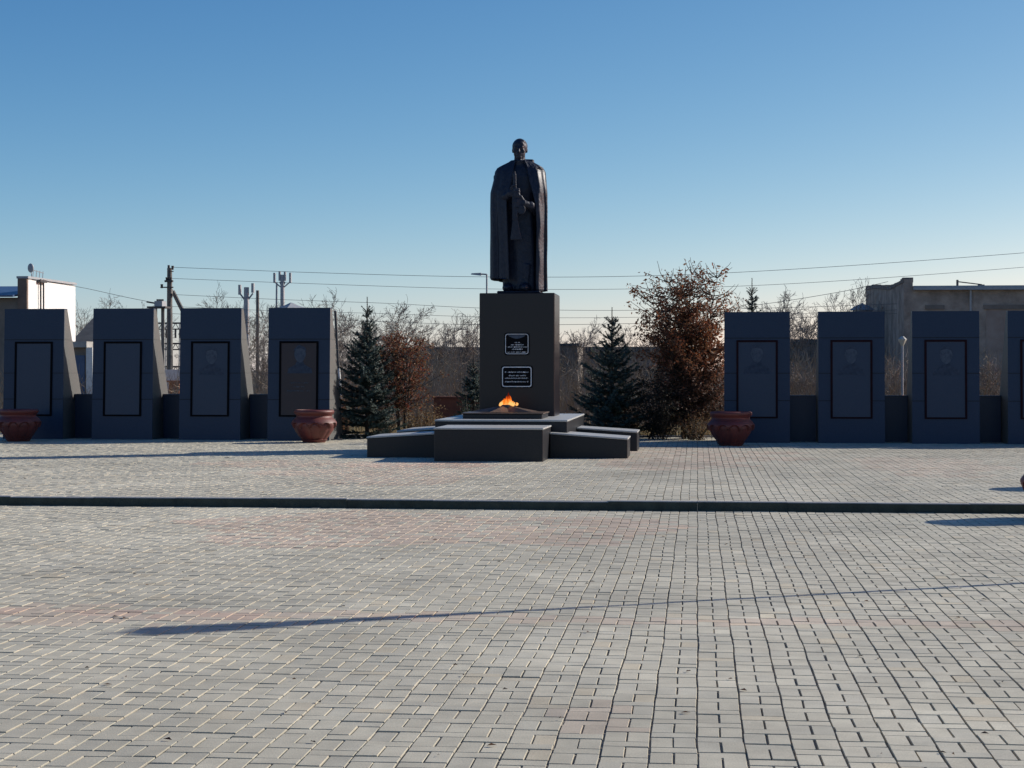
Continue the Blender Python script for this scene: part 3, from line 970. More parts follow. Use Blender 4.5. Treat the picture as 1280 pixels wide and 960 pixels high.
def rowan(base, h, hw, seed, label, nleaf, cols, stems, crown_lo, size=.085, name='rowan_tree', prof=None):
    rg = random.Random(seed)
    t = empty(name, base, label, 'tree', 'brown-leaved trees behind the plaza')
    tr = MB(); tips = []
    for s_ in range(stems):
        a = rg.uniform(0, 6.28); lean = rg.uniform(.02, .17) if stems > 2 else rg.uniform(.02, .12)
        d = Vector((math.cos(a) * lean * hw, math.sin(a) * lean * hw * .8, 1)).normalized()
        L = h * rg.uniform(.80, .99); p = Vector((rg.uniform(-.14, .14) * hw, rg.uniform(-.1, .1), 0)); pts = [p.copy()]
        for k in range(9):
            d = (d + rvec(rg) * .07 + Vector((0, 0, .03))).normalized(); p = p + d * L / 9; pts.append(p.copy())
        tr.tube(pts, [max(.006, .028 * (1 - .85 * k / 9)) for k in range(10)], 6, cap=False)
        for k in range(1, 10):
            z = pts[k].z / h
            if z < crown_lo: continue
            for j in range(5):
                a = rg.uniform(0, 6.28)
                bl = hw * rg.uniform(.45, 1.05) * (math.sin(math.pi * min(1, max(.14, (z - crown_lo * .6) / (1.08 - crown_lo * .6)))) ** .6)
                if prof: bl = hw * rg.uniform(.5, 1.05) * float(np.interp(z, prof[0], prof[1]))
                bd = Vector((math.cos(a), math.sin(a), rg.uniform(.1, .8))).normalized()
                q = pts[k].copy(); bp = [q.copy()]
                for m_ in range(5):
                    bd = (bd + rvec(rg) * .22 + Vector((0, 0, .06))).normalized(); q = q + bd * bl / 5
                    bp.append(q.copy())
                    if m_ > 0: tips.append((q.copy(), bl))
                tr.tube(bp, [max(.004, .011 * (1 - .7 * e / 5)) for e in range(6)], 4, cap=False)
    tr.build('trunk', M_['darkbark'], t, smooth=True)
    P = []
    while len(P) < nleaf:
        c_, bl = rg.choice(tips)
        if prof and c_.z > .58 * h and rg.random() < .72 * min(1, (c_.z - .58 * h) / (.22 * h)): continue
        k = rg.choice((5, 8, 11))
        cc = c_ + rvec(rg) * .03
        for _ in range(k):
            P.append(cc + Vector((rg.gauss(0, .06), rg.gauss(0, .06), rg.gauss(-.03, .055))))
    P = [p for p in P if p.z > .02]
    link('crown', leaf_mesh(P, rg, size, cols), M_['leaf'], t)
    return t


def c_red(p, rg):
    a = rg.random()
    if a < .30: c = (.30, .085, .042)
    elif a < .45: c = (.30, .19, .10)
    elif a < .75: c = (.18, .065, .038)
    else: c = (.28, .14, .06)
    k = rg.uniform(.6, 1.15); return tuple(x * k for x in c)


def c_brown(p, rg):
    a = rg.random(); lo = max(0, min(1, (1.9 - p.z) / 1.2))  # lo paints shading into the low leaves, darker and greyer
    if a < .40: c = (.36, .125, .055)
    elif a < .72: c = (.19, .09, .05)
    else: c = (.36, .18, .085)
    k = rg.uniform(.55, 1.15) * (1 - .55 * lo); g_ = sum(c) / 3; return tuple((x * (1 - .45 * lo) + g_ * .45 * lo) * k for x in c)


def c_straw(p, rg):
    c = rg.choice(((.30, .19, .09), (.22, .13, .06), (.36, .26, .13), (.16, .09, .05)))
    k = rg.uniform(.6, 1.1); return tuple(x * k for x in c)


def c_dark(p, rg):
    c = rg.choice(((.030, .030, .022), (.045, .040, .026), (.06, .045, .03)))
    k = rg.uniform(.5, 1.2); return tuple(x * k for x in c)


p = at(503, 545, 38.6)
rowan((p.x, p.y, UP), 2.2, .95, 3, 'small rowan with red-brown leaves between left spruce and pedestal', 3900, c_red, 5, .22, size=.075)
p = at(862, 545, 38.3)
rowan((p.x, p.y, UP), 3.75, 1.12, 9, 'big rowan dense with red-brown withered leaves beside the right-hand stelae', 21000, c_brown, 13, .02, size=.086, prof=([0, .3, .55, .75, .9, 1], [.82, 1.02, .98, .80, .62, .42]))


def shrub(px, py_top, Y, w, seed, label, n, cols, size, name='shrub', grp='low shrubs at the plaza edge'):
    p = at(px, py_top, Y); h = p.z - UP
    rg = random.Random(seed)
    t = empty(name, (p.x, Y, UP), label, 'shrub', grp)
    m = MB(); P = []
    for k in range(26):
        a = rg.uniform(0, 6.28); q = Vector((rg.uniform(-.2, .2) * w, rg.uniform(-.15, .15) * w, 0)); d = Vector((math.cos(a) * .6 * w / max(h, .3), math.sin(a) * .5, 1)).normalized()
        pts = [q.copy()]; L = h * rg.uniform(.55, 1.05)
        for e in range(5):
            d = (d + rvec(rg) * .18).normalized(); q = q + d * L / 5; pts.append(q.copy())
            for _ in range(max(1, n // 130)):
                P.append(q + Vector((rg.gauss(0, .09 * w), rg.gauss(0, .08), rg.gauss(0, .05))))
        m.tube(pts, [.008, .007, .006, .005, .004, .003], 4, cap=False)
    m.build('stems', M_['darkbark'], t)
    P = [x for x in P if x.z > .01]
    link('foliage', leaf_mesh(P, rg, size, cols, droop=.1), M_['leaf'], t)


shrub(530, 502, 38.4, .75, 51, 'straw-coloured withered shrub beside the left step block', 1300, c_straw, .06)
shrub(478, 500, 38.9, .7, 52, 'withered tan shrub at the foot of the left spruce', 800, c_straw, .06)
shrub(432, 470, 39.6, .35, 53, 'rusty shrub behind the left spruce by the thin white pole', 700, lambda p, r: tuple(x * r.uniform(.6, 1.1) for x in (.32, .15, .07)), .06)
shrub(585, 490, 37.5, .5, 54, 'dark green shrub against the left side of the pedestal', 900, lambda p, r: tuple(x * r.uniform(.5, 1.2) for x in (.035, .045, .02)), .05)
shrub(822, 452, 37.9, 1.05, 55, 'dark dense shrub below the big brown-leaved tree', 4600, c_dark, .065)
shrub(872, 508, 37.6, .8, 56, 'tan grassy shrub at the foot of the big brown-leaved tree', 900, c_straw, .05)
shrub(790, 480, 38.8, .7, 57, 'dark shrub between right spruce and brown-leaved tree', 1500, c_dark, .06)


def spruce(base, h, hw, seed, label, gap=.3):
    rg = random.Random(seed)
    t = empty('spruce_tree', base, label, 'tree', 'young spruces')
    tr = MB()
    tr.tube([(0, 0, 0), (.01, 0, h * .4), (0, .01, h * .75), (0, 0, h)], [.055, .04, .02, .007], 8, cap=False)
    V = []; Fc = []; C = []
    def needles(p, d, L, dens, nl):
        nonlocal V
        k = max(3, int(L * dens))
        u = d.orthogonal().normalized(); w = d.cross(u)
        tone = rg.uniform(.6, 1.25)
        for i in range(k):
            s_ = rg.random(); a = rg.uniform(0, 6.28)
            q = p + d * L * s_
            nd = (u * math.cos(a) + w * math.sin(a) + d * .75).normalized()
            sd = nd.cross(d).normalized() * .0075
            b_ = len(V)
            V += [q - sd, q + sd, q + nd * nl]
            Fc.append((b_, b_ + 1, b_ + 2))
            c = (.050 * tone, .088 * tone, .076 * tone, 1) if rg.random() > .2 else (.085 * tone, .105 * tone, .085 * tone, 1)
            C.extend([c, c, c])
    z = .10
    while z < h - .40:
        u = z / h
        L0 = hw * float(np.interp(u, [0, .28, .52, .65, .8, 1], [1.0, .84, .64, .40, .19, .03])) + .03
        nb = 8 if u < .7 else 5
        a0 = rg.uniform(0, 6.28)
        for k in range(nb):
            a = a0 + 6.283 * k / nb + rg.uniform(-.4, .4)
            L = L0 * rg.choice((rg.uniform(.5, .9), rg.uniform(.85, 1.12), rg.uniform(.85, 1.22)))
            el = (-.02 + .70 * u) + rg.uniform(-.2, .22)
            d = Vector((math.cos(a) * math.cos(el), math.sin(a) * math.cos(el), math.sin(el)))
            p0 = Vector((0, 0, z + rg.uniform(-.06, .06)))
            pts = [p0 + d * L * f + Vector((0, 0, L * (.30 * f * f - .16 * f))) for f in (0, .33, .66, 1)]
            tr.tube(pts, [.012, .009, .006, .003], 4, cap=False)
            for i in range(3):
                dd = pts[i + 1] - pts[i]; ll = dd.length
                needles(pts[i], dd.normalized(), ll, 230, .045)
            nt_ = int(L / .036)
            side = d.cross(Vector((0, 0, 1))).normalized()
            for j in range(nt_):
                f = rg.uniform(.15, .98); s_ = rg.choice((-1, 1))
                q = p0 + d * L * f + Vector((0, 0, L * (.30 * f * f - .16 * f)))
                td = (d * .75 + side * s_ * .75 + Vector((0, 0, rg.uniform(-.25, .2)))).normalized()
                tl = max(.05, L * .38 * (1.1 - f)) * rg.uniform(.7, 1.1)
                tr.tube([q, q + td * tl], [.004, .002], 3, cap=False)
                needles(q, td, tl, 240, .045)
        z += (.115 if u < .55 else .13) * rg.uniform(.6, 1.35)
    # leader with a small crown of candles
    needles(Vector((0, 0, h - .55)), Vector((0, 0, 1)), .55, 130, .035)
    for (zz, ln) in ((h - .33, .19), (h - .38, .17)):
        for k in range(5):
            a = 6.28 * k / 5 + rg.uniform(0, .6)
            d = Vector((math.cos(a) * .75, math.sin(a) * .75, .65)).normalized()
            tr.tube([(0, 0, zz), Vector((0, 0, zz)) + d * ln], [.006, .003], 4, cap=False)
            needles(Vector((0, 0, zz)), d, ln, 150, .03)
    tr.build('trunk', M_['darkbark'], t, smooth=True)
    me = bpy.data.meshes.new('crown'); me.from_pydata([tuple(v) for v in V], [], Fc); me.update(); set_tint(me, C)
    link('crown', me, M_['needle'], t)


p = at(459, 371, 38.0); spruce((p.x, 38.0, UP), p.z - UP, .86, 1, 'dark young spruce right of the brown-panelled stele')
p = at(765, 384, 38.4); spruce((p.x, 38.4, UP), p.z - UP, .92, 2, 'dark young spruce right of the pedestal')
p = at(940, 348, 40.5); spruce((p.x, 40.5, UP), p.z - UP, .8, 3, 'young spruce whose tip shows above the first right-hand stele')
p = at(592, 440, 41); spruce((p.x, 41, UP), p.z - UP, .5, 4, 'small spruce half hidden behind the left edge of the pedestal')

# thicket far behind, reads as one brown mass
rg = random.Random(99); m = MB()
V = []; 
for k in range(5200):
    Y = rg.uniform(45, 57.5)
    px = rg.uniform(-60, 1340); q = at(px, 470, Y); q.z = .05
    if rg.random() < .4 and 300 > px: continue
    hmax = rg.uniform(.5, 1.9) * (1.15 if 690 < px < 1300 or 420 < px < 620 else .8)
    d = Vector((rg.gauss(0, .25), rg.gauss(0, .2), 1)).normalized()
    pts = [q.copy()]
    for e in range(4):
        d = (d + rvec(rg) * .28).normalized(); q = q + d * hmax / 4; pts.append(q.copy())
        if e and rg.random() < .9:
            dd = (d + rvec(rg) * .8).normalized(); m.tube([q, q + dd * .22, q + dd * .4 + Vector((0, 0, .06))], [.006, .005, .003], 3, cap=False)
    m.tube(pts, [.010, .009, .008, .006, .004], 3, cap=False)
tag(m.build('thicket', M_['thicket']), 'brown leafless thicket along the back of the garden', 'thicket', kind='stuff')

# dry grass along the garden edge and under the trees
rg = random.Random(123); V = []; Fc = []; C = []
for k in range(26000):
    Y = 39.4 + abs(rg.gauss(0, 3.2)); X = rg.uniform(-19, 11)
    if rg.random() < .25: Y = rg.uniform(39.4, 50)
    h_ = rg.uniform(.05, .2) * (1 + .5 * math.sin(X * 1.3 + Y)); a = rg.uniform(0, 6.28)
    w = Vector((math.cos(a), math.sin(a), 0)) * .010
    b_ = len(V); q = Vector((X, Y, .05)); tip = q + Vector((rg.gauss(0, .06), rg.gauss(0, .06), h_))
    V += [q - w, q + w, tip]; Fc.append((b_, b_ + 1, b_ + 2))
    c = rg.choice(((.32, .23, .11), (.24, .17, .08), (.38, .30, .16), (.14, .12, .05)))
    C += [(*c, 1)] * 3
me = bpy.data.meshes.new('dry_grass'); me.from_pydata([tuple(v) for v in V], [], Fc); me.update(); set_tint(me, C)
tag(link('dry_grass', me, M_['leaf']), 'short straw-coloured dry grass behind the plaza', 'grass', kind='stuff')

# fallen leaves and grit on the paving
rg = random.Random(44); P = []
for k in range(70):
    Y = 7 + 12.5 * rg.random() ** 1.4; X = rg.uniform(-.36, .19) * Y
    P.append(Vector((X, Y, .006)))
for k in range(130):
    Y = rg.uniform(20.2, 38.5); X = rg.uniform(-.42, .2) * Y
    P.append(Vector((X, Y, UP + .006)))
V = []; Fc = []; C = []
for p in P:
    b_ = len(V); a = rg.uniform(0, 6.28); L = rg.uniform(.008, .026)
    u = Vector((math.cos(a), math.sin(a), 0)) * L; w = Vector((-math.sin(a), math.cos(a), 0)) * L * .5
    V += [p - u, p + w + Vector((0, 0, .008)), p + u, p - w + Vector((0, 0, .004))]; Fc.append((b_, b_ + 3, b_ + 2, b_ + 1))
    c = rg.choice(((.10, .05, .03), (.16, .09, .05), (.05, .04, .035))); C += [(*c, 1)] * 4
me = bpy.data.meshes.new('leaf_litter'); me.from_pydata([tuple(v) for v in V], [], Fc); me.update(); set_tint(me, C)
tag(link('leaf_litter', me, M_['leaf']), 'scattered dry leaves and specks on the paving', 'leaves', kind='stuff')

# ------------------------------------------------------------------ buildings
def box_part(name, x0, x1, y0, y1, z0, z1, m, parent, bevel=0, loc=None):
    q = MB(); q.box(x0, x1, y0, y1, z0, z1); return q.build(name, m, parent, bevel=bevel)


# white building far left with its sunlit side wall
A = at(35, 349, 58.0)
wb = empty('white_building', (A.x, 58.0, .05), 'white brick building with sunlit side wall and satellite dish at far left', 'building')
zt = A.z - .05
m = MB(); m.box(-.32, 0, .02, 4.6, 0, zt); m.build('wall', M_['whitewall'], wb)
m = MB(); m.box(-.33, -.002, -.10, .018, 0, zt + .02); m.build('gable', M_['browngable'], wb)
m = MB(); m.box(-.36, .05, -.12, 4.62, zt + .022, zt + .10); m.build('roof', M_['greymetal'], wb)
zl = at(10, 372, 58).z - .05
m = MB(); m.box(-9, -.34, -.04, 4.6, 0, zl); m.build('wall', M_['shedwall'], wb)['label'] = 'lower front wall'
m = MB(); m.add([(-9.2, -.45, zl + .002), (-.36, -.45, zl + .002), (-.36, 4.7, zl + .55), (-9.2, 4.7, zl + .55), (-9.2, -.45, zl + .07), (-.36, -.45, zl + .07), (-.36, 4.7, zl + .62), (-9.2, 4.7, zl + .62)],
                [(3, 2, 1, 0), (4, 5, 6, 7), (0, 1, 5, 4), (1, 2, 6, 5), (2, 3, 7, 6), (3, 0, 4, 7)])
m.build('roof', M_['bluemetal'], wb)['label'] = 'blue metal lean-to roof'
for yy in (.98, 1.25):
    m = MB(); m.tube([(.07, yy, 0.3), (.07, yy, zt + .05)], .028, 6); m.build('flue_pipe', M_['darkmetal'], wb)
m = MB(); m.box(.0, .14, .80, 1.42, zt - .06, zt + .03); m.build('bracket', M_['darkmetal'], wb)
m = MB()
for yy in (.7, 1.0, 1.3, 1.6): m.tube([(-.1, yy, zt + .10), (-.1, yy + .05, zt + .36)], .014, 4)
m.tube([(-.1, .6, zt + .36), (-.1, 1.7, zt + .30)], .014, 4); m.build('roof_rail', M_['greymetal'], wb)
m = MB(); m.ell((0, 0, 0), (.11, .05, .16), 16, 8); m.tube([(0, .03, -.02), (.03, .03, -.38)], .016, 6)
d_ = m.build('satellite_dish', M_['greymetal'], wb, smooth=True); d_.location = (-.02, .3, zt + .40)

A = at(85, 427, 52); B = at(109, 427, 52)
gb = empty('garage', (A.x - .4, 52, .05), 'small blue-grey garage with pale pillar in the gap after the far-left stele', 'garage')
w = B.x - A.x + .4; hz = A.z - .05
m = MB(); m.box(0, w, 0, 3, 0, hz - .18); m.build('wall', M_['shedwall'], gb)
m = MB(); m.box(-.15, w + .05, -.2, 3.1, hz - .178, hz); m.build('roof', M_['kerbtop'], gb)
m = MB(); m.box(.15, w - .07, -.03, -.002, .0, hz - .42); m.build('door', M_['bluemetal'], gb)
m = MB(); m.box(w + .02, w + .22, -.16, .1, 0, hz - .18); m.build('pillar', M_['whitepaint'], gb)
A = at(118, 412, 64)
hb = empty('gabled_house', (A.x, 64, .05), 'grey gabled roof showing behind the second stele from left', 'house')
m = MB(); m.box(-.7, .8, 0, 5, 0, A.z - .6); m.build('wall', M_['shedwall'], hb)
m = MB(); m.prism([(-.3, A.z - .62), (2.5, A.z + .5), (5.3, A.z - .62), (2.5, A.z + .4)], -.9, 1.0); m.build('roof', M_['roof'], hb)

# long dark shed behind the pedestal
A = at(500, 434, 68); B = at(845, 442, 68)
sb = empty('long_shed', (A.x, 68, .05), 'long low dark shed behind the bare trees, either side of the pedestal', 'shed')
m = MB(); m.box(0, B.x - A.x, 0, 6, 0, A.z - .25); m.build('wall', M_['shedwall'], sb)
m = MB(); m.box(-.2, B.x - A.x + .2, -.3, 6.3, A.z - .248, A.z - .05); m.build('roof', M_['roof'], sb)
for k in range(5):
    m = MB(); xx = .9 + k * 2.1; m.box(xx, xx + .8, -.02, -.002, .9, 1.7)
    m.build('window', M_['glass'], sb)
A = at(700, 431, 64); B = at(722, 431, 64)
tb = empty('annex', (A.x - .3, 64, .05), 'taller grey block end just right of the pedestal', 'building')
m = MB(); m.box(0, B.x - A.x + .3, 0, 3, 0, A.z - .1); m.build('wall', M_['shedwall'], tb)
m = MB(); m.box(-.06, B.x - A.x + .36, -.06, 3.06, A.z - .098, A.z); m.build('roof', M_['roof'], tb)
A = at(960, 424, 66); B = at(1080, 424, 66)
s2 = empty('flat_shed', (A.x, 66, .05), 'flat dark shed seen in the gap after the first right-hand stele', 'shed')
m = MB(); m.box(0, B.x - A.x, 0, 4, 0, A.z - .25); m.build('wall', M_['plaster'], s2)
m = MB(); m.box(-.2, B.x - A.x + .2, -.2, 4.2, A.z - .248, A.z - .05); m.build('roof', M_['roof'], s2)

A = at(542, 498, 44); B = at(606, 498, 44)
m = MB(); m.box(A.x, B.x, 44, 44.25, 0, A.z); m.box(A.x - .03, B.x + .03, 43.97, 44.28, A.z + .001, A.z + .05)
tag(m.build('brick_wall', M_['brick']), 'low red brick wall behind the shrubs left of the pedestal', 'wall')

# derelict plastered building, right
A = at(1130, 349, 58); Bk = at(1082, 359, 71); D = at(1136, 359, 58)
pb = empty('derelict_building', (A.x, 58, .05), 'derelict plastered building with sloping parapet behind the right-hand stelae', 'building')
wx = 15.0; zt = D.z - .05; dep = 13.0; zf = A.z - .05; zb = Bk.z - .05
m = MB()
m.prism([(0, 0), (0, zf), (4.0, zf - .06), (9.0, (zf + zb) / 2 + .05), (dep, zb), (dep, 0)][::-1], 0, .28)
m.box(.281, wx, 0, .28, 0, zt - .10)
m.box(.281, wx, dep - .28, dep, 0, zt - .3)
m.build('wall', M_['plaster'], pb)
m = MB()
m.box(.285, wx + .2, -.20, dep + .1, zt - .098, zt - .02)
m.box(.29, wx + .2, -.15, dep + .05, zt - .018, zt + .04)
m.build('roof', M_['greymetal'], pb)
for x0, x1, z0, z1 in ((.75, 1.2, 1.2, 3.5), (2.6, 4.4, 1.0, 3.5), (6.0, 7.9, 1.0, 3.5)):
    m = MB(); m.box(x0, x1, -.012, -.002, z0, z1); wn = m.build('window', M_['brickpanel'], pb); wn['label'] = 'bricked-up window opening'
    m = MB(); m.box(x0 - .08, x1 + .08, -.05, -.0025, z1 + .002, z1 + .14); m.build('lintel', M_['shedwall'], wn)
m = MB(); rg = random.Random(8); yy = .05
while yy < dep - .4:
    ln = rg.uniform(.3, .9); zz = np.interp(yy, [0, 4, 9, dep], [zf, zf - .06, (zf + zb) / 2 + .05, zb])
    m.box(-.03, .30, yy, yy + ln * .8, zz - .10, zz + rg.uniform(-.01, .06)); yy += ln
m.build('parapet_coping', M_['shedwall'], pb)
for xx in (2.1, 5.2):
    m = MB(); m.tube([(xx, -.07, .2), (xx, -.07, zt - .1)], .035, 6); m.build('downpipe', M_['greymetal'], pb)
ax = at(1199, 358, 58).x - A.x; zt2 = zt + .04
m = MB(); m.tube([(ax, .4, zt2), (ax, .4, zt2 + .21)], .04, 6); m.tube([(ax, .4, zt2 + .15), (ax + .78, .4, zt2 + .05)], .02, 5); m.box(ax + .66, ax + .85, .3, .5, zt2, zt2 + .05)
m.build('roof_pipe', M_['darkmetal'], pb)

A = at(1078, 380, 66)
tv = empty('roof_ventilator', (A.x, 66, .05), 'small pointed grey cap peeping over the second right-hand stele', 'ventilator')
m = MB(); m.lathe([(.36, A.z - .45), (.36, A.z - .28)], 10); m.tube([(0, 0, 0), (0, 0, A.z - .42)], .2, 10); m.build('shaft', M_['greymetal'], tv)
m = MB(); m.lathe([(.46, A.z - .279), (.30, A.z - .14), (.06, A.z - .05), (.005, A.z)], 10); m.build('cap', M_['greymetal'], tv)
A = at(364, 380, 88)
tv = empty('pavilion_roof', (A.x, 88, .05), 'low grey pyramid roof just above the brown-panelled stele', 'roof')
m = MB(); m.box(-.8, .8, -.8, .8, 0, A.z - .42); m.build('wall', M_['shedwall'], tv)
m = MB(); m.lathe([(1.3, A.z - .419), (.35, A.z - .12), (.05, A.z + .02)], 4); m.build('roof', M_['greymetal'], tv)

# ------------------------------------------------------------------ poles, masts, wires
def pole(name, px, py, Y, r0, r1, m, label, cat, base=.05, lean=0):
    p = at(px, py, Y)
    t = empty(name, (p.x, Y, base), label, cat)
    q = MB(); q.tube([(-lean, 0, 0), (0, 0, p.z - base)], [r0, r1], 10); q.build('pole', m, t, smooth=True, angle=40)
    return t, p.z - base


up, hh = pole('utility_pole', 212, 335, 60, .125, .085, M_['concrete'], 'grey concrete utility pole with insulators behind the left stelae', 'utility pole')
m = MB(); m.tube([(-.03, 0, hh - .02), (-.03, 0, hh + .1)], .045, 8); m.build('insulator', M_['darkmetal'], up)
for (dx, dz) in ((.14, .02), (-.07, -.38), (.07, -.38), (-.25, -.62), (.10, -.95)):
    m = MB(); m.tube([(dx, -.1, hh + dz - .09), (dx, -.1, hh + dz + .05)], [.035, .05], 8)
    m.build('insulator', M_['darkmetal'], up)
m = MB(); m.box(-.30, .16, -.12, -.06, hh - .70, hh - .66); m.box(-.14, .15, -.15, -.05, hh - .5, hh - .43); m.box(.0, .17, -.13, -.07, hh - .14, hh - .11)
m.tube([(.05, -.1, hh - .5), (.05, -.14, hh - 1.2)], .05, 6)
m.build('crossarm', M_['darkmetal'], up)
A = at(216, 364, 61); B = at(244, 420, 61); B2 = B + (B - A) * 1.2
m = MB(); m.tube([A, B2], [.075, .09], 8)
m.tube([A + Vector((-.05, -.1, -.1)), A + Vector((-.05, -.1, .06))], .09, 6)
o = m.build('brace_pole', M_['concrete']); tag(o, 'slanting grey strut pole leaning beside the utility pole', 'pole')
A = at(187, 384, 58); B = at(210, 384, 58)
tp = empty('transformer_platform', (A.x, 58, .05), 'pole-mounted transformer box on a platform left of the utility pole', 'transformer')
w = B.x - A.x; hz = A.z - .05
m = MB(); m.box(-.0, w, -.3, .3, hz - .04, hz + .02); m.build('platform', M_['darkmetal'], tp)
m = MB(); m.box(w * .38, w * .80, -.25, .25, hz + .021, hz + .20); m.build('tank', M_['greymetal'], tp)
m = MB(); m.tube([(-.1, 0, hz + .18), (w * .4, 0, hz + .12)], .03, 5); m.build('busbar', M_['darkmetal'], tp)
for k in range(4):
    m = MB(); m.tube([(w * (.42 + .1 * k), 0, hz + .2), (w * (.42 + .1 * k), 0, hz + .27)], .03, 6); m.build('bushing', M_['darkmetal'], tp)
for x_ in (w * .32, w * .72):
    m = MB(); m.tube([(x_, 0, 0), (x_, 0, hz - .04)], .06, 6); m.build('leg', M_['concrete'], tp)
A = at(192, 404, 63); B = at(226, 404, 63)
gt = empty('lattice_gantry', (A.x, 63, .05), 'steel lattice substation frame beside the utility pole', 'gantry')
w = B.x - A.x; hz = A.z - .05
m = MB()
for x_ in (0, w * .5, w):
    for dx in (-.09, .09):
        m.tube([(x_ + dx, 0, 0), (x_ + dx * .5, 0, hz)], .022, 4)
    k = 0
    while k * .22 < hz - .25:
        s_ = 1 if k % 2 else -1
        m.tube([(x_ - .09 * s_, 0, k * .22), (x_ + .09 * s_, 0, (k + 1) * .22)], .012, 4); k += 1
m.build('column', M_['greymetal'], gt)
m = MB()
for z_ in (hz, hz - .75, hz - 1.6):
    m.tube([(-.2, 0, z_), (w + .3, 0, z_)], .03, 4); m.tube([(-.2, 0, z_ - .22), (w + .3, 0, z_ - .22)], .022, 4)
    for k in range(9):
        m.tube([(-.2 + w / 8 * k, 0, z_ - .22 * (k % 2)), (-.2 + w / 8 * (k + 1), 0, z_ - .22 * ((k + 1) % 2))], .014, 4)
for k in range(7): m.tube([(w * k / 6, -.1, hz - .24), (w * k / 6, -.1, hz - .55)], .035, 6)
m.build('beam', M_['darkmetal'], gt)
A = at(211, 478, 54); B = at(224, 478, 54)
m = MB(); m.box(A.x, B.x, 54, 54.5, 0, A.z); m.box(A.x - .05, B.x + .05, 53.95, 54.55, A.z + .001, A.z + .06)
tag(m.build('orange_cabinet', M_['orange']), 'small orange and white cabinet at the foot of the utility pole', 'cabinet')
m = MB(); A = at(200, 462, 55); B = at(226, 462, 55)
m.box(A.x, B.x, 55, 55.1, .9, A.z); m.box(A.x + .1, A.x + .2, 55, 55.1, 0, .9); m.box(B.x - .2, B.x - .1, 55, 55.1, 0, .9)
tag(m.build('pale_fence_panel', M_['whitepaint']), 'pale fence panel behind the orange cabinet', 'fence')

# phone masts
for (px, py, Y, n_, lab, fat) in ((353, 341, 90, 4, 'distant phone mast with a crown of panels over the brown-panelled stele', .14), (308, 356, 70, 2, 'phone mast with two upright panels over the gap between stelae', .14)):
    p = at(px, py, Y); hz = p.z - .05
    t = empty('phone_mast', (p.x, Y, .05), lab, 'mast', 'phone masts')
    m = MB(); m.tube([(0, 0, 0), (0, 0, hz - .1)], [.16, fat * .75], 8)
    if n_ == 4: m.tube([(-.32, 0, hz - 2.0), (-.30, 0, hz - .5)], .05, 6)
    m.build('pole', M_['greymetal'], t)
    for k in range(n_):
        u = (k / (n_ - 1) * 2 - 1)
        m = MB(); x_ = u * (.42 if n_ == 4 else .27); hh2 = .52 if n_ == 4 else .40
        m.box(x_ - .05, x_ + .05, -.08, .08, hz - hh2 * (1 if k % 3 == 0 else .8), hz + (0 if k % 3 == 0 else .06)); m.tube([(x_, 0, hz - hh2 + .05), (0, 0, hz - hh2 - .3)], .035, 5)
        m.build('antenna', M_['greymetal'], t)
t, _ = pole('post', 322, 363, 68, .08, .06, M_['concrete'], 'plain grey post between the two phone masts', 'post')
t, hz = pole('flag_pole', 419, 388, 47, .035, .03, M_['greymetal'], 'thin leaning pole, dark above and white below, left of the left spruce', 'pole', lean=-.18)
m = MB(); m.tube([(.09, 0, hz * .5), (.004, 0, hz - .02)], .037, 8); m.build('dark_sleeve', M_['darkmetal'], t)
m = MB(); m.tube([(.20, 0, .2), (.095, 0, hz * .5)], .038, 8); m.build('white_sleeve', M_['whitepaint'], t)
t, hz = pole('street_lamp', 608.5, 343, 44, .034, .021, M_['greymetal'], 'street lamp with arm to the left behind the statue', 'street lamp')
m = MB(); m.tube([(0, 0, hz), (-.16, 0, hz + .01)], .02, 6); m.add([(-.14, -.06, hz - .03), (-.40, -.06, hz + .0), (-.40, .06, hz + .0), (-.14, .06, hz - .03), (-.14, -.05, hz + .04), (-.38, -.03, hz + .03), (-.38, .03, hz + .03), (-.14, .05, hz + .04)],
      [(3, 2, 1, 0), (4, 5, 6, 7), (0, 1, 5, 4), (1, 2, 6, 5), (2, 3, 7, 6), (3, 0, 4, 7)])
m.build('lamp_head', M_['greymetal'], t)
t, hz = pole('park_lamp', 1128, 432, 42, .03, .024, M_['greymetal'], 'small park lamp with white faceted lantern between right-hand stelae', 'park lamp')
m = MB(); m.lathe([(.025, hz - .01), (.095, hz + .12), (.105, hz + .15), (.025, hz + .22)], 6); m.build('lantern', M_['lampglass'], t)

# street lamp out of frame, right: its shadow crosses the lower paving
LH = 5.0; Ls = LH / math.tan(SUN_EL)
lx, ly = -3.5 + Ls * math.cos(SUN_AZ), 10.25 + Ls * math.sin(SUN_AZ)
t = empty('street_lamp', (lx, ly, 0), 'tall street lamp with tapering lantern outside the right edge', 'street lamp')
m = MB(); m.tube([(0, 0, 0), (0, 0, .9), (0, 0, .92), (0, 0, 3.5)], [.06, .055, .034, .030], 12); m.build('pole', M_['darkmetal'], t, smooth=True, angle=40)
m = MB(); m.lathe([(.030, 3.3), (.045, 3.75), (.08, 4.2), (.15, 4.6), (.19, 4.82), (.18, 4.87)], 20); m.build('lantern', M_['darkmetal'], t, smooth=True)
m = MB(); m.lathe([(.10, 4.871), (.05, 4.92), (.012, 5.02)], 12); m.build('finial', M_['darkmetal'], t, smooth=True)

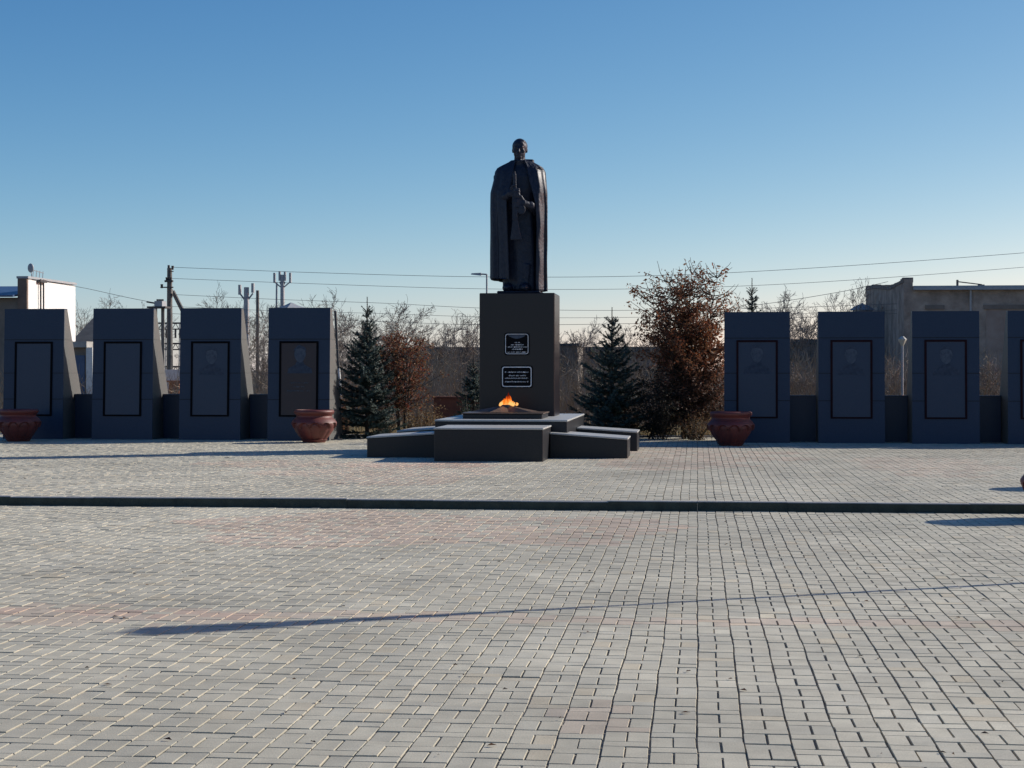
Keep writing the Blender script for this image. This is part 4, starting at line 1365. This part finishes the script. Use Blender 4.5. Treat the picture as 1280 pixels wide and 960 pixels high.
# overhead wires
def wire(pts, Y0, Y1, lab, r=.011):
    n = len(pts); V3 = []
    # smooth curve through the given sightings
    P = [at(px, py, Y0 + (Y1 - Y0) * i / (n - 1)) for i, (px, py) in enumerate(pts)]
    for i in range(n - 1):
        p0 = P[max(0, i - 1)]; p1 = P[i]; p2 = P[i + 1]; p3 = P[min(n - 1, i + 2)]
        for k in range(8):
            u = k / 8
            V3.append(.5 * ((2 * p1) + (p2 - p0) * u + (2 * p0 - 5 * p1 + 4 * p2 - p3) * u * u + (3 * p1 - p0 - 3 * p2 + p3) * u ** 3))
    V3.append(P[-1])
    m = MB(); m.tube(V3, r * .55, 4)
    tag(m.build('power_line', M_['wire']), lab, 'wire', 'overhead wires')


wire([(214, 334), (400, 341), (600, 346), (800, 345), (1000, 336), (1280, 316), (1500, 296)], 60, 60, 'topmost overhead wire, from pole top rising to the right edge', .013)
wire([(214, 348), (400, 355), (600, 361), (800, 361), (1000, 354), (1280, 334), (1500, 314)], 60, 60, 'second overhead wire from the top', .012)
wire([(214, 368), (340, 374), (480, 379), (600, 385), (760, 388), (1000, 384), (1250, 374), (1500, 360)], 60, 60, 'third overhead wire, sagging towards the pedestal', .012)
wire([(214, 392), (350, 398), (480, 402), (600, 406), (760, 405), (900, 401), (1200, 388), (1500, 370)], 60, 60, 'lowest overhead wire, crossing behind the statue pedestal', .013)
wire([(940, 382), (990, 375), (1060, 363), (1110, 352)], 60, 58, 'short wire running up to the derelict building', .014)
wire([(40, 350), (100, 359), (160, 372), (207, 381)], 58, 60, 'wire from the white building roof to the utility pole', .014)
wire([(214, 383), (330, 388), (480, 392), (600, 396), (760, 397), (1000, 392), (1250, 381), (1500, 366)], 60, 60, 'fourth overhead wire just above the stele tops', .011)

# ------------------------------------------------------------------ light, sky, camera
w = bpy.data.worlds.new('World'); scene.world = w; w.use_nodes = True
nt = w.node_tree; bg = nt.nodes['Background']
sky = nt.nodes.new('ShaderNodeTexSky'); sky.sky_type = 'NISHITA'; sky.sun_disc = False
sky.sun_elevation = SUN_EL; sky.sun_rotation = math.pi / 2 - SUN_AZ
sky.altitude = 100; sky.air_density = .6; sky.dust_density = .45; sky.ozone_density = 4.5
bg.inputs['Strength'].default_value = .1
sp = nt.nodes.new('ShaderNodeSeparateColor'); cb = nt.nodes.new('ShaderNodeCombineColor')
nt.links.new(sky.outputs[0], sp.inputs[0])
for i, (k, g) in enumerate(((4.15, 1.72), (1.65, 1.19), (1.0, .77))):       # phone-camera colour response of the clear sky
    p_ = nt.nodes.new('ShaderNodeMath'); p_.operation = 'POWER'; p_.inputs[1].default_value = g
    m_ = nt.nodes.new('ShaderNodeMath'); m_.operation = 'MULTIPLY'; m_.inputs[1].default_value = k * .1 ** g * 10
    nt.links.new(sp.outputs[i], p_.inputs[0]); nt.links.new(p_.outputs[0], m_.inputs[0]); nt.links.new(m_.outputs[0], cb.inputs[i])
nt.links.new(cb.outputs[0], bg.inputs['Color'])

sd = Vector((math.cos(SUN_AZ) * math.cos(SUN_EL), math.sin(SUN_AZ) * math.cos(SUN_EL), math.sin(SUN_EL)))
L = bpy.data.lights.new('sun', 'SUN'); L.energy = 5; L.angle = R(.5); L.color = (1, .955, .87)
lo = bpy.data.objects.new('sun', L); col.objects.link(lo)
lo.rotation_euler = sd.to_track_quat('Z', 'Y').to_euler(); lo.location = sd * 60

cam = bpy.data.cameras.new('camera'); co = bpy.data.objects.new('camera', cam); col.objects.link(co)
cam.sensor_width = 36; cam.lens = 36 * F / 1280; cam.clip_end = 6000; cam.clip_start = .1
co.location = (0, 0, H); co.rotation_euler = (math.pi / 2 - PIT, 0, YAW)
scene.camera = co
scene.view_settings.view_transform = 'Standard'; scene.view_settings.look = 'None'; scene.view_settings.exposure = 0
scene.render.resolution_x = 1024; scene.render.resolution_y = 768
